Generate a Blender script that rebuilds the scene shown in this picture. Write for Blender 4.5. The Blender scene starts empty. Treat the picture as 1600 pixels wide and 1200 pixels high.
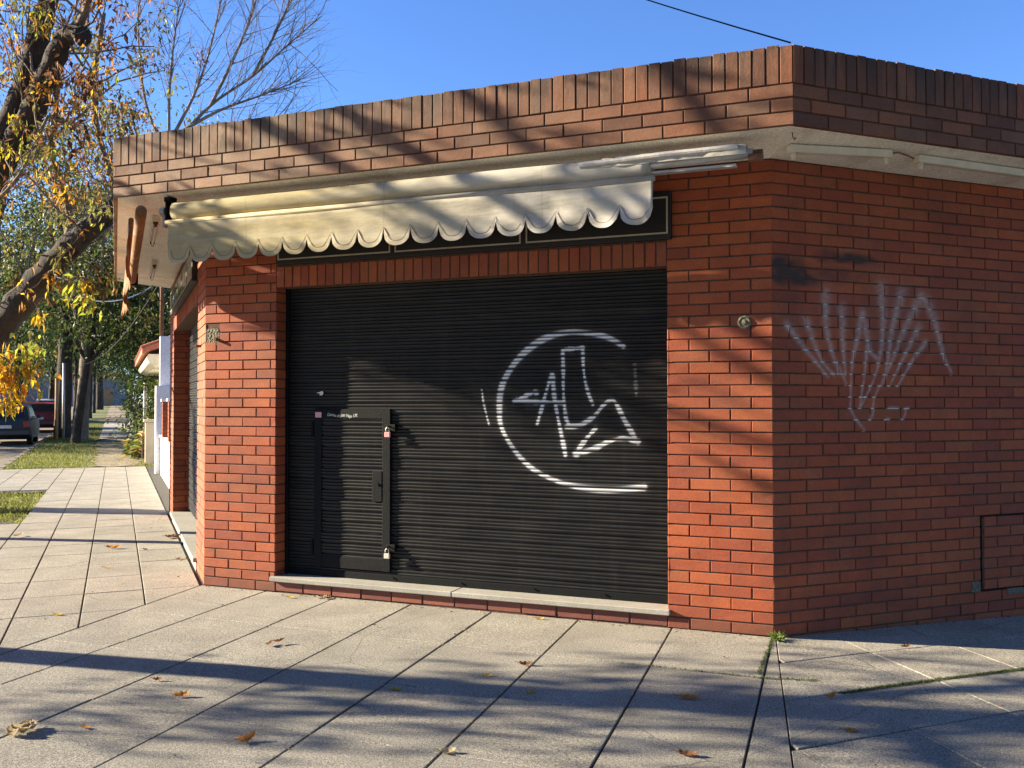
import bpy, math, random
import numpy as np
from mathutils import Vector, Matrix

SC = bpy.context.scene
COL = SC.collection
rnd = random.Random(7)
nrng = np.random.default_rng(11)

# ------------------------------------------------------------------ camera
cam_d = bpy.data.cameras.new('camera'); cam = bpy.data.objects.new('camera', cam_d); COL.objects.link(cam)
cam_d.sensor_fit = 'HORIZONTAL'; cam_d.sensor_width = 36.0; cam_d.lens = 33.21
cam_d.clip_start = 0.05; cam_d.clip_end = 3000
cam.location = (5.4805, -6.466, 1.55)
_p, _y = 0.0200, -0.3889
_f = Vector((math.sin(_y)*math.cos(_p), math.cos(_y)*math.cos(_p), math.sin(_p)))
_r = Vector((math.cos(_y), -math.sin(_y), 0)); _u = _r.cross(_f)
cam.matrix_world = Matrix(((_r.x, _u.x, -_f.x, cam.location.x), (_r.y, _u.y, -_f.y, cam.location.y), (_r.z, _u.z, -_f.z, cam.location.z), (0, 0, 0, 1)))
SC.camera = cam

# ------------------------------------------------------------------ light
SUN_EL, SUN_AZ = math.radians(20.0), math.radians(14.0)      # light travels towards +x, turned SUN_AZ towards +y
trav = Vector((math.cos(SUN_AZ)*math.cos(SUN_EL), math.sin(SUN_AZ)*math.cos(SUN_EL), -math.sin(SUN_EL)))
ld = bpy.data.lights.new('sun', 'SUN'); ld.energy = 5.0; ld.angle = math.radians(0.53); ld.color = (1.0, 0.86, 0.63)
sun = bpy.data.objects.new('sun', ld); COL.objects.link(sun)
sun.rotation_euler = trav.to_track_quat('-Z', 'Y').to_euler(); sun.location = (-30, -6, 14)
W = bpy.data.worlds.new('World'); SC.world = W; W.use_nodes = True
wn = W.node_tree; bg = wn.nodes['Background']
sky = wn.nodes.new('ShaderNodeTexSky'); sky.sky_type = 'NISHITA'; sky.sun_disc = False
sky.sun_elevation = SUN_EL
sky.sun_rotation = math.atan2(-trav.x, -trav.y)              # azimuth of the sun measured from +Y
sky.air_density = 1.0; sky.dust_density = 0.05; sky.ozone_density = 2.5
tint = wn.nodes.new('ShaderNodeMix'); tint.data_type = 'RGBA'; tint.blend_type = 'MULTIPLY'; tint.inputs[0].default_value = 1.0
wn.links.new(sky.outputs[0], tint.inputs[6]); tint.inputs[7].default_value = (0.69, 0.94, 1.42, 1)
wn.links.new(tint.outputs[2], bg.inputs[0]); bg.inputs[1].default_value = 0.05
SC.view_settings.view_transform = 'Standard'; SC.view_settings.look = 'None'
SC.view_settings.exposure = 1.95; SC.view_settings.gamma = 1.0

# ------------------------------------------------------------------ frames of the place
TH = 0.7839
ex = np.array([1., 0, 0]); ez = np.array([0, 0, 1.])
A0 = np.array([0., 0, 0]); B0 = np.array([4.7025, 0, 0])
e_r = np.array([math.cos(TH), math.sin(TH), 0]); n_r = np.array([math.sin(TH), -math.cos(TH), 0])
c45 = math.sqrt(.5)
e_l = np.array([-c45, c45, 0]); n_l = np.array([-c45, -c45, 0])
n_f = np.array([0, -1., 0])
HB = 0.0795                                  # brick course
def LW(t, out, z=0.0): return e_l*t + n_l*out + ez*z            # a point along the left street
def rise(t): return 0.012*max(0.0, min(t, 120.0)-16.5)
def LG(t, out, z=0.0): return LW(t, out, z+rise(t))             # the same, on the rising ground

# ------------------------------------------------------------------ materials
def mat(name, base=(.5,.5,.5), rough=.8, **kw):
    m = bpy.data.materials.new(name); m.use_nodes = True
    b = m.node_tree.nodes['Principled BSDF']
    b.inputs['Base Color'].default_value = (*base, 1); b.inputs['Roughness'].default_value = rough
    for k, v in kw.items(): b.inputs[k.replace('_', ' ')].default_value = v
    return m
class NT:
    def __init__(s, m): s.t = m.node_tree; s.n = s.t.nodes; s.b = s.n['Principled BSDF']; s._tc = None
    def new(s, typ, **kw):
        n = s.n.new(typ)
        for k, v in kw.items(): setattr(n, k, v)
        return n
    def link(s, a, b): s.t.links.new(a, b)
    def coord(s, scale=(1,1,1), kind='Object'):
        if s._tc is None: s._tc = s.new('ShaderNodeTexCoord')
        mp = s.new('ShaderNodeMapping'); mp.inputs['Scale'].default_value = scale
        s.link(s._tc.outputs[kind], mp.inputs[0]); return mp.outputs[0]
    def noise(s, scale, detail=4, rough=.55, co=(1,1,1)):
        n = s.new('ShaderNodeTexNoise'); n.inputs['Scale'].default_value = scale
        n.inputs['Detail'].default_value = detail; n.inputs['Roughness'].default_value = rough
        s.link(s.coord(co), n.inputs['Vector']); return n.outputs['Fac']
    def ramp(s, fac, stops, interp='LINEAR'):
        r = s.new('ShaderNodeValToRGB'); r.color_ramp.interpolation = interp
        e = r.color_ramp.elements
        while len(e) < len(stops): e.new(.5)
        for q, (p, c) in zip(e, stops):
            q.position = p; q.color = (*c, 1) if len(c) == 3 else c
        s.link(fac, r.inputs[0]); return r.outputs[0]
    def mix(s, fac, a, b, mode='MIX'):
        m = s.new('ShaderNodeMix', data_type='RGBA', blend_type=mode)
        for k, v in ((0, fac), (6, a), (7, b)):
            if isinstance(v, (int, float)): m.inputs[k].default_value = v
            elif isinstance(v, tuple): m.inputs[k].default_value = (*v, 1)
            else: s.link(v, m.inputs[k])
        return m.outputs[2]
    def math(s, op, a, b=None, clamp=False):
        m = s.new('ShaderNodeMath', operation=op); m.use_clamp = clamp
        for k, v in enumerate((a, b)):
            if v is None: continue
            if isinstance(v, (int, float)): m.inputs[k].default_value = v
            else: s.link(v, m.inputs[k])
        return m.outputs[0]
    def island(s): return s.new('ShaderNodeNewGeometry').outputs['Random Per Island']
    def attr(s, name, out='Color'): return s.new('ShaderNodeAttribute', attribute_name=name).outputs[out]
    def bump(s, h, strength=.3, dist=.01):
        b = s.new('ShaderNodeBump'); b.inputs['Strength'].default_value = strength; b.inputs['Distance'].default_value = dist
        s.link(h, b.inputs['Height']); s.link(b.outputs[0], s.b.inputs['Normal'])
    def col(s, c): s.link(c, s.b.inputs['Base Color'])
    def rgh(s, c): s.link(c, s.b.inputs['Roughness'])

def brick_mat(name, stops, weather=0.0, dust=(.34,.27,.2)):
    m = mat(name, rough=.82); n = NT(m)
    c = n.ramp(n.island(), stops)
    c = n.mix(.55, c, n.ramp(n.noise(9, 6, .65), [(.3, (.72,.68,.68)), (.7, (1.2,1.2,1.2))]), 'MULTIPLY')
    c = n.mix(.6, c, n.ramp(n.noise(70, 3, .6), [(.3, (.7,.7,.7)), (.7, (1.2,1.2,1.2))]), 'MULTIPLY')
    sp = n.ramp(n.noise(160, 2, .5), [(.27, (1,1,1)), (.33, (0,0,0))])
    c = n.mix(n.math('MULTIPLY', sp, .7), c, (.05,.03,.025))
    # big soft dirt
    c = n.mix(n.math('MULTIPLY', n.ramp(n.noise(1.6, 5, .6), [(.42,(0,0,0)), (.75,(1,1,1))]), .35), c, (.06,.035,.028))
    if weather:
        sx = n.new('ShaderNodeSeparateXYZ'); n.link(n.coord(), sx.inputs[0])
        lf_ = n.math('MULTIPLY', n.math('SUBTRACT', 1.6, sx.outputs[0]), .26, clamp=True)     # more dust and lichen towards the left end
        dn = n.math('ADD', n.math('MULTIPLY', n.ramp(n.noise(2.3, 6, .65), [(.38,(0,0,0)), (.62,(1,1,1))]), .55), n.math('MULTIPLY', n.island(), .45))
        c = n.mix(n.math('MULTIPLY', n.math('MULTIPLY', dn, lf_), weather, clamp=True), c, dust)
        streak = n.ramp(n.noise(5, 6, .7, (2.6,2.6,.45)), [(.40,(0,0,0)), (.56,(1,1,1))])
        top = n.new('ShaderNodeSeparateXYZ'); n.link(n.coord(), top.inputs[0])
        up = n.math('MULTIPLY', n.math('SUBTRACT', top.outputs[2], 3.45), 3.2, clamp=True)
        c = n.mix(n.math('MULTIPLY', n.math('MULTIPLY', streak, up), .8), c, (.045,.038,.032))
    sm = n.ramp(n.noise(3.4, 7, .75), [(.60,(0,0,0)), (.76,(1,1,1))])          # smeared mortar and dust
    c = n.mix(n.math('MULTIPLY', sm, .30), c, (.30,.20,.14))
    ch = n.ramp(n.noise(34, 4, .7), [(.68,(0,0,0)), (.72,(1,1,1))])
    c = n.mix(n.math('MULTIPLY', ch, .45), c, (.12,.045,.03))
    # soot / paint carried by the bricks
    c = n.mix(n.attr('soot', 'Fac'), c, (.022,.022,.024))
    c = n.mix(n.attr('paint', 'Fac'), c, (.62,.60,.58))
    n.col(c)
    n.bump(n.math('ADD', n.noise(60, 5, .6), n.math('MULTIPLY', n.noise(300, 2, .5), .6)), .35, .004)
    return m
M = {}
M['brick'] = brick_mat('red_brick', [(0,(.275,.058,.024)), (.2,(.315,.066,.024)), (.5,(.355,.078,.025)), (.78,(.395,.094,.029)), (.92,(.345,.090,.031)), (1,(.29,.074,.030))])
M['plinth'] = brick_mat('painted_shaded_plinth_brick', [(0,(.13,.040,.030)), (.5,(.19,.055,.036)), (1,(.24,.075,.045))])  # brick colour darkened for its paint and for the shade under the sill
M['fascia'] = brick_mat('weathered_brick', [(0,(.135,.058,.034)), (.3,(.195,.080,.042)), (.55,(.26,.105,.052)), (.8,(.19,.10,.060)), (1,(.31,.108,.046))], .75, (.40,.31,.21))
def mortar_mat():
    m = mat('mortar', rough=.95); n = NT(m)
    c = n.ramp(n.noise(30, 5, .6), [(.3,(.06,.030,.02)), (.7,(.13,.070,.046))])
    c = n.mix(n.attr('paint', 'Fac'), c, (.72,.70,.66)); n.col(c)
    n.bump(n.noise(120, 4), .5, .004); return m
M['mortar'] = mortar_mat()
def concrete(name, c0, c1, fine=260, island=.35, spot=.5):
    m = mat(name, rough=.9); n = NT(m)
    c = n.ramp(n.noise(2.2, 6, .65), [(.3, c0), (.7, c1)])
    c = n.mix(island, c, n.ramp(n.island(), [(0,(.72,.72,.72)), (1,(1.2,1.18,1.15))]), 'MULTIPLY')
    g1 = n.ramp(n.noise(fine, 3, .65), [(.38,(.34,.33,.32)), (.5,(1,1,1)), (.63,(1.6,1.57,1.52))])
    c = n.mix(spot, c, g1, 'MULTIPLY')
    v = n.new('ShaderNodeTexVoronoi'); v.inputs['Scale'].default_value = fine*.55; n.link(n.coord(), v.inputs['Vector'])
    c = n.mix(n.math('MULTIPLY', n.ramp(v.outputs['Distance'], [(.10,(1,1,1)), (.22,(0,0,0))]), .55*spot), c, (.09,.085,.08))
    st = n.ramp(n.noise(.9, 5, .7), [(.52,(0,0,0)), (.72,(1,1,1))])
    c = n.mix(n.math('MULTIPLY', st, .35), c, (.20,.17,.14))
    if spot > .9:
        m2 = n.ramp(n.noise(62, 2, .6), [(.36,(.55,.54,.53)), (.5,(1,1,1)), (.64,(1.35,1.33,1.3))]); c = n.mix(.55, c, m2, 'MULTIPLY')
        gv_ = n.new('ShaderNodeTexVoronoi'); gv_.inputs['Scale'].default_value = 4.2; n.link(n.coord(), gv_.inputs['Vector'])
        c = n.mix(n.math('MULTIPLY', n.ramp(gv_.outputs['Distance'], [(.05,(1,1,1)), (.075,(0,0,0))]), .55), c, (.085,.08,.075))
        ce = n.new('ShaderNodeTexVoronoi', feature='DISTANCE_TO_EDGE'); ce.inputs['Scale'].default_value = .75
        wv = n.new('ShaderNodeMix', data_type='VECTOR'); wv.inputs[0].default_value = .06; n.link(n.coord(), wv.inputs[4])
        wn_ = n.new('ShaderNodeTexNoise'); wn_.inputs['Scale'].default_value = 5; wn_.inputs['Detail'].default_value = 6; n.link(n.coord(), wn_.inputs['Vector']); n.link(wn_.outputs['Color'], wv.inputs[5]); n.link(wv.outputs[1], ce.inputs['Vector'])
        ck = n.math('MULTIPLY', n.ramp(ce.outputs['Distance'], [(.0,(1,1,1)), (.0035,(0,0,0))]), n.ramp(n.noise(.55, 2, .5), [(.55,(0,0,0)), (.6,(1,1,1))]))
        c = n.mix(n.math('MULTIPLY', ck, .7), c, (.05,.045,.04))
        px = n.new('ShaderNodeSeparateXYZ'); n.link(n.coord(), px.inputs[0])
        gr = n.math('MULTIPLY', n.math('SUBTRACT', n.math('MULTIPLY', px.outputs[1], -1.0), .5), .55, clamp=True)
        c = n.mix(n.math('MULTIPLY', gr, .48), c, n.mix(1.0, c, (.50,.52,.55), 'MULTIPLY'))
    rust = n.ramp(n.noise(1.7, 3, .6), [(.66,(0,0,0)), (.8,(1,1,1))])
    c = n.mix(n.math('MULTIPLY', rust, .3), c, (.34,.22,.12))
    n.col(c); n.bump(n.math('ADD', n.noise(fine, 3), n.math('MULTIPLY', n.noise(14, 4), .7)), .55, .004); return m
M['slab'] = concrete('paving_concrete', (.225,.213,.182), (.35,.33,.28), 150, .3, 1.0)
M['granite'] = concrete('threshold_granite', (.27,.26,.225), (.36,.345,.30), 200, .15)
M['kerb'] = concrete('kerb_concrete', (.15,.135,.11), (.22,.20,.165), 150, .2)
def noisy(name, c0, c1, scale=8, rough=.85, bump=.3, fine=None, dist=.01):
    m = mat(name, rough=rough); n = NT(m)
    c = n.ramp(n.noise(scale, 6, .62), [(.3, c0), (.7, c1)])
    if fine: c = n.mix(.5, c, n.ramp(n.noise(fine, 3), [(.3,(.6,.6,.6)), (.7,(1.3,1.3,1.3))]), 'MULTIPLY')
    n.col(c)
    if bump: n.bump(n.noise(fine or scale*5, 4), bump, dist)
    return m
M['jointdirt'] = noisy('joint_dirt', (.022,.018,.014), (.05,.042,.032), 20)
M['soil'] = noisy('soil', (.10,.072,.045), (.20,.15,.095), 3, .95, .5, 40, .02)
M['grassbase'] = noisy('turf', (.07,.085,.02), (.16,.17,.045), 5, .95, .5, 60, .02)
M['pathdirt'] = noisy('path_dirt', (.16,.125,.085), (.30,.25,.18), 2.5, .95, .5, 60, .02)
M['pathgrey'] = noisy('path_concrete', (.27,.25,.23), (.40,.38,.34), 2, .9, .3, 60)
M['asphalt'] = noisy('asphalt', (.14,.115,.08), (.24,.20,.145), 3, .92, .4, 150)
M['plaster'] = noisy('soffit_paint', (.78,.74,.64), (.88,.85,.77), 2.5, .75, .15, 60)
M['white'] = noisy('white_render', (.66,.65,.64), (.80,.80,.79), 2, .8, .2, 40)
M['lilac'] = noisy('grey_white_render', (.62,.61,.62), (.76,.75,.76), 1.5, .85, .2, 40)
_n = NT(M['plaster']); _b = _n.b.inputs['Base Color'].links[0].from_socket
_st = _n.ramp(_n.noise(1.9, 6, .7), [(.52,(0,0,0)), (.60,(1,1,1)), (.66,(.25,.25,.25))]); _c = _n.mix(_n.math('MULTIPLY', _st, .32), _b, (.36,.27,.16)); _n.col(_c)
M['cream'] = noisy('cream_enamel', (.60,.55,.42), (.74,.69,.55), 8, .5, .1)
M['creamline'] = noisy('cream_line', (.36,.31,.22), (.48,.42,.31), 20, .6, .1)
M['black'] = noisy('black_board', (.003,.0032,.0045), (.007,.007,.008), 6, .55, .15)
M['blackmetal'] = noisy('black_metal', (.003,.004,.0055), (.007,.0075,.008), 14, .7, .2); NT(M['blackmetal']).b.inputs['Specular IOR Level'].default_value = .15
M['steel'] = noisy('dull_steel', (.22,.21,.19), (.40,.38,.34), 20, .45, .2); NT(M['steel']).b.inputs['Metallic'].default_value = .7
M['barmetal'] = noisy('galvanised_bar', (.36,.35,.33), (.60,.58,.55), 9, .5, .2); NT(M['barmetal']).b.inputs['Metallic'].default_value = .35
M['rust'] = noisy('rust', (.10,.045,.025), (.22,.10,.05), 30, .9, .5)
M['pink'] = mat('pink_lock', (.80,.33,.33), .45)
M['brass'] = noisy('dull_brass', (.42,.39,.32), (.62,.58,.50), 30, .45, .1)
M['tube'] = mat('lamp_tube', (.72,.71,.68), .35)
M['sticker'] = noisy('faded_sticker', (.55,.26,.28), (.72,.42,.44), 60, .7, 0)
M['paper'] = noisy('torn_paper', (.55,.53,.5), (.75,.73,.7), 60, .8, 0)
M['ink'] = mat('white_pen', (.65,.65,.65), .7)
M['patch'] = noisy('rough_mortar', (.13,.11,.075), (.27,.235,.165), 25, .95, .9, 70, .02)
M['roofing'] = noisy('roof_felt', (.08,.08,.08), (.14,.13,.13), 4)
M['bluewall'] = noisy('blue_grey_render', (.16,.18,.21), (.24,.26,.29), 3)
M['tile'] = noisy('clay_tile', (.30,.085,.045), (.48,.16,.085), 6, .8, .3)
M['beige'] = noisy('beige_render', (.40,.34,.25), (.54,.47,.36), 4, .85, .3)
M['wood'] = noisy('post_wood', (.30,.17,.075), (.46,.28,.13), 6, .85, .4)
M['polewood'] = noisy('old_pole', (.13,.11,.09), (.24,.21,.17), 5, .9, .4)
def bark_mat(name, c0, c1):
    m = mat(name, rough=.95); n = NT(m)
    c = n.ramp(n.noise(7, 7, .7, (1,1,.35)), [(.3, c0), (.7, c1)])
    c = n.mix(.6, c, n.ramp(n.noise(45, 4, .6, (1,1,.3)), [(.35,(.45,.45,.45)), (.65,(1.35,1.35,1.35))]), 'MULTIPLY')
    n.col(c); n.bump(n.noise(28, 6, .7, (1,1,.28)), 1.0, .03); return m
M['bark'] = bark_mat('rough_bark', (.020,.015,.012), (.072,.058,.046))
M['twig'] = bark_mat('pale_twig', (.15,.12,.095), (.30,.25,.19))
M['palebark'] = bark_mat('pale_bark', (.13,.10,.075), (.28,.22,.165))
def leaf_mat(name, trans=.4, rough=.55):
    m = mat(name, rough=rough); n = NT(m)
    c = n.mix(.65, n.attr('tint'), n.ramp(n.island(), [(0,(.5,.5,.5)), (1,(1.45,1.45,1.4))]), 'MULTIPLY')
    n.col(c)
    tr = n.new('ShaderNodeBsdfTranslucent'); n.link(c, tr.inputs[0])
    mx = n.new('ShaderNodeMixShader'); mx.inputs[0].default_value = trans
    n.link(n.b.outputs[0], mx.inputs[1]); n.link(tr.outputs[0], mx.inputs[2])
    n.link(mx.outputs[0], n.n['Material Output'].inputs[0]); return m
M['leaf'] = leaf_mat('foliage', .4)
M['dryleaf'] = leaf_mat('autumn_leaf', .45, .7)
M['grass'] = leaf_mat('grass_blade', .35, .6)
def shutter_mat(name, painted=True):
    m = mat(name, rough=.5); n = NT(m)
    c = n.ramp(n.noise(3, 6, .6), [(.3,(.0035,.0045,.0065)), (.7,(.011,.0115,.0125))])
    sx = n.ramp(n.noise(3, 5, .6, (1,1,14)), [(.45,(0,0,0)), (.75,(1,1,1))])
    c = n.mix(n.math('MULTIPLY', sx, .30), c, (.05,.047,.042))
    vs_ = n.ramp(n.noise(6, 6, .7, (1.6,1,.12)), [(.52,(0,0,0)), (.72,(1,1,1))]); c = n.mix(n.math('MULTIPLY', vs_, .30), c, (.035,.032,.030))
    rs_ = n.ramp(n.noise(26, 4, .7), [(.70,(0,0,0)), (.76,(1,1,1))]); c = n.mix(n.math('MULTIPLY', rs_, .35), c, (.07,.04,.025))
    if painted: c = n.mix(n.attr('paint', 'Fac'), c, (.74,.75,.76))
    n.col(c); n.bump(n.noise(40, 4), .15, .003); n.b.inputs['Specular IOR Level'].default_value = .3
    return m
M['shutter'] = shutter_mat('black_shutter_paint')
def cloth_mat(name, c_old, c_new, x0, x1):
    m = mat(name, rough=.85); n = NT(m)
    sep = n.new('ShaderNodeSeparateXYZ'); n.link(n.coord(), sep.inputs[0])
    f = n.math('DIVIDE', n.math('SUBTRACT', sep.outputs[0], x0), x1-x0, clamp=True)
    c = n.mix(f, c_old, c_new)
    c = n.mix(.75, c, n.ramp(n.noise(3.2, 7, .7, (.6,1,1.6)), [(.28,(.50,.46,.38)), (.5,(.9,.88,.84)), (.7,(1.12,1.12,1.12))]), 'MULTIPLY')
    band = n.ramp(n.noise(4, 4, .6, (.12,1,3)), [(.5,(0,0,0)), (.7,(1,1,1))])
    c = n.mix(n.math('MULTIPLY', band, .4), c, (.62,.60,.55))
    sm2 = n.new('ShaderNodeMath', operation='PINGPONG'); n.link(sep.outputs[0], sm2.inputs[0]); sm2.inputs[1].default_value = .62
    c = n.mix(n.math('MULTIPLY', n.ramp(sm2.outputs[0], [(.0,(1,1,1)), (.008,(0,0,0))]), .35), c, (.30,.25,.17))
    dr = n.ramp(n.noise(7, 6, .7, (2.2,1,.25)), [(.55,(0,0,0)), (.75,(1,1,1))]); c = n.mix(n.math('MULTIPLY', dr, .35), c, (.36,.30,.20))
    n.col(c); n.bump(n.math('ADD', n.noise(14, 5, .6, (.35,1,2.2)), n.math('MULTIPLY', n.noise(400, 1), .08)), .35, .012)
    tr = n.new('ShaderNodeBsdfTranslucent'); n.link(c, tr.inputs[0])
    mx = n.new('ShaderNodeMixShader'); mx.inputs[0].default_value = .22
    n.link(n.b.outputs[0], mx.inputs[1]); n.link(tr.outputs[0], mx.inputs[2])
    n.link(mx.outputs[0], n.n['Material Output'].inputs[0]); return m
M['cloth'] = cloth_mat('awning_cloth', (.54,.46,.26), (.58,.56,.51), -.7, 1.2)
M['trim'] = cloth_mat('awning_trim', (.56,.48,.30), (.60,.58,.54), -.7, 1.2)
M['piping'] = mat('brown_piping', (.16,.10,.06), .8)
M['orange'] = cloth_mat('stained_awning_cloth', (.42,.15,.035), (.33,.16,.06), -2.5, 0)
M['glass'] = mat('dark_glass', (.012,.015,.018), .16)
M['rubber'] = mat('rubber', (.012,.012,.012), .8); M['wire'] = mat('black_wire', (.001,.001,.001), 1.0)
M['wire'].node_tree.nodes['Principled BSDF'].inputs['Specular IOR Level'].default_value = 0.0
def carpaint(name, c):
    return mat(name, c, .42)

# ------------------------------------------------------------------ mesh helper
class MB:
    def __init__(s): s.v = []; s.f = []; s.mi = []; s.pa = {}; s.fa = {}; s.n = 0
    def add(s, vs, fs, mi=0, pt=None, fc=None):
        vs = np.asarray(vs, float).reshape(-1, 3); k = s.n
        s.v.append(vs); s.n += len(vs)
        for f in fs: s.f.append(tuple(int(i)+k for i in f)); s.mi.append(mi)
        return k
    def quad(s, a, b, c, d, mi=0): s.add([a, b, c, d], [(0,1,2,3)], mi)
    def box(s, lo, hi, mi=0, frame=None, ch=0.0):
        """axis box lo..hi in frame (origin,u,v,w); ch>0 chamfers by insetting corners"""
        lo = np.array(lo, float); hi = np.array(hi, float)
        if ch <= 0:
            P = np.array([[ (lo,hi)[i][0], (lo,hi)[j][1], (lo,hi)[k][2]] for k in (0,1) for j in (0,1) for i in (0,1)])
            F = [(0,2,3,1),(4,5,7,6),(0,1,5,4),(2,6,7,3),(0,4,6,2),(1,3,7,5)]
        else:
            P = []; idx = {}
            for k in (0,1):
                for j in (0,1):
                    for i in (0,1):
                        c = np.array([(lo,hi)[i][0], (lo,hi)[j][1], (lo,hi)[k][2]]); sg = np.array([1-2*i, 1-2*j, 1-2*k])*ch
                        for a in range(3):
                            q = c + sg; q[a] = c[a]; idx[(i,j,k,a)] = len(P); P.append(q)
            F = []
            for a in range(3):
                b_, c_ = (a+1)%3, (a+2)%3
                for s0 in (0,1):
                    seq = [(0,0),(1,0),(1,1),(0,1)]
                    if s0 == 0: seq = seq[::-1]
                    f = []
                    for p, q in seq:
                        key = [0,0,0]; key[a] = s0; key[b_] = p; key[c_] = q; f.append(idx[(*key, a)])
                    F.append(f)
            for a in range(3):
                b_, c_ = (a+1)%3, (a+2)%3
                for p in (0,1):
                    for q in (0,1):
                        k0 = [0,0,0]; k0[a] = 0; k0[b_] = p; k0[c_] = q; k1 = list(k0); k1[a] = 1
                        f = [idx[(*k0,b_)], idx[(*k1,b_)], idx[(*k1,c_)], idx[(*k0,c_)]]
                        if (p ^ q): f = f[::-1]
                        F.append(f)
            for i in (0,1):
                for j in (0,1):
                    for k in (0,1):
                        f = [idx[(i,j,k,0)], idx[(i,j,k,1)], idx[(i,j,k,2)]]
                        if not ((i+j+k) & 1): f = f[::-1]
                        F.append(f)
            P = np.array(P)
        if frame is not None:
            o, u, v, w = [np.asarray(q, float) for q in frame]
            P = o + P[:, :1]*u + P[:, 1:2]*v + P[:, 2:3]*w
        s.add(P, F, mi)
    def tube(s, pts, rad, sides=8, mi=0, cap=True, rough=0.0):
        pts = np.asarray(pts, float); n = len(pts)
        rad = np.full(n, rad) if np.isscalar(rad) else np.asarray(rad, float)
        tg = np.gradient(pts, axis=0); tg /= np.linalg.norm(tg, axis=1)[:, None] + 1e-9
        a = np.array([0,0,1.]) if abs(tg[0][2]) < .9 else np.array([1.,0,0])
        nx = np.cross(tg[0], a); nx /= np.linalg.norm(nx)
        th = np.arange(sides)*2*math.pi/sides; V = []
        for i in range(n):
            nx = nx - tg[i]*(nx@tg[i]); nx /= np.linalg.norm(nx)+1e-9; ny = np.cross(tg[i], nx)
            rr = rad[i]*(1 + (nrng.uniform(-rough, rough, sides) if rough else 0))
            V.append(pts[i] + (np.cos(th)*rr)[:, None]*nx + (np.sin(th)*rr)[:, None]*ny)
        F = [(i*sides+j, i*sides+(j+1)%sides, (i+1)*sides+(j+1)%sides, (i+1)*sides+j) for i in range(n-1) for j in range(sides)]
        if cap: F += [tuple(range(sides))[::-1], tuple((n-1)*sides+j for j in range(sides))]
        s.add(np.concatenate(V), F, mi)
    def lathe(s, prof, o, axis, sides=16, mi=0):
        pts = [np.asarray(o)+np.asarray(axis)*h for r, h in prof]
        axis = np.asarray(axis, float); a = ez if abs(axis[2]) < .9 else ex
        u = np.cross(axis, a); u /= np.linalg.norm(u); v = np.cross(axis, u)
        th = np.arange(sides)*2*math.pi/sides
        V = np.concatenate([p + r*(np.cos(th)[:, None]*u + np.sin(th)[:, None]*v) for (r, h), p in zip(prof, pts)])
        F = [(i*sides+j, i*sides+(j+1)%sides, (i+1)*sides+(j+1)%sides, (i+1)*sides+j) for i in range(len(prof)-1) for j in range(sides)]
        F += [tuple(range(sides))[::-1], tuple((len(prof)-1)*sides+j for j in range(sides))]
        s.add(V, F, mi)
    def prism(s, poly, h0, h1, frame, mi=0):
        o, u, v, w = [np.asarray(q, float) for q in frame]; n = len(poly)
        V = [o+u*x+v*y+w*h for h in (h0, h1) for x, y in poly]
        F = [tuple(range(n))[::-1], tuple(range(n, 2*n))] + [(i, (i+1)%n, n+(i+1)%n, n+i) for i in range(n)]
        s.add(V, F, mi)
    def build(s, name, mats, parent=None, smooth=False):
        me = bpy.data.meshes.new(name)
        V = np.concatenate(s.v) if s.v else np.zeros((0,3))
        off = np.array(parent.location) if parent is not None and parent.type == 'EMPTY' else np.zeros(3)
        if parent is not None and parent.parent is not None: off = np.array(parent.parent.location)
        V = V - off
        me.from_pydata(V.tolist(), [], s.f)
        for m in (mats if isinstance(mats, (list, tuple)) else [mats]): me.materials.append(m)
        if any(s.mi): me.polygons.foreach_set('material_index', np.array(s.mi, np.int32))
        if smooth: me.polygons.foreach_set('use_smooth', np.ones(len(s.f), bool))
        for nm, arr in s.pa.items():
            a = me.attributes.new(nm, 'FLOAT', 'POINT'); a.data.foreach_set('value', np.asarray(arr, np.float32))
        for nm, arr in s.fa.items():
            a = me.attributes.new(nm, 'FLOAT_COLOR', 'FACE'); arr = np.asarray(arr, np.float32)
            a.data.foreach_set('color', np.concatenate([arr, np.ones((len(arr),1), np.float32)], 1).ravel())
        me.update()
        o = bpy.data.objects.new(name, me); COL.objects.link(o)
        if parent is not None: o.parent = parent
        return o
def tag(o, label=None, cat=None, group=None, kind=None):
    if label: o['label'] = label
    if cat: o['category'] = cat
    if group: o['group'] = group
    if kind: o['kind'] = kind
    return o
def thing(name, loc, label, cat, group=None):
    o = bpy.data.objects.new(name, None); COL.objects.link(o); o.location = tuple(loc); o.empty_display_size = .2
    return tag(o, label, cat, group)
def struct(o): o['kind'] = 'structure'; return o
def stuff(o, label, cat): return tag(o, label, cat, kind='stuff')
def copy_thing(root, loc, rot=0.0, scale=1.0, label=None, group=None):
    r = root.copy(); COL.objects.link(r); r.location = tuple(loc); r.rotation_euler = (0, 0, rot); r.scale = (scale,)*3 if np.isscalar(scale) else scale
    if label: r['label'] = label
    if group: r['group'] = group
    for ch in list(root.children):
        c = ch.copy(); COL.objects.link(c); c.parent = r
        for g in list(ch.children):
            d = g.copy(); COL.objects.link(d); d.parent = c
    return r
def segdist(P, poly):
    """distance from 2-D points to a polyline and the parameter 0..1 along it"""
    P = np.asarray(P); best = np.full(len(P), 9e9); par = np.zeros(len(P))
    poly = np.asarray(poly, float); L = np.r_[0, np.cumsum(np.linalg.norm(np.diff(poly, axis=0), axis=1))]
    for i in range(len(poly)-1):
        a, b = poly[i], poly[i+1]; ab = b-a
        t = np.clip(((P-a)@ab)/(ab@ab+1e-12), 0, 1); d = np.linalg.norm(P-(a+t[:, None]*ab), axis=1)
        k = d < best; best[k] = d[k]; par[k] = (L[i]+t[k]*(L[i+1]-L[i]))/L[-1]
    return best, par
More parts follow.
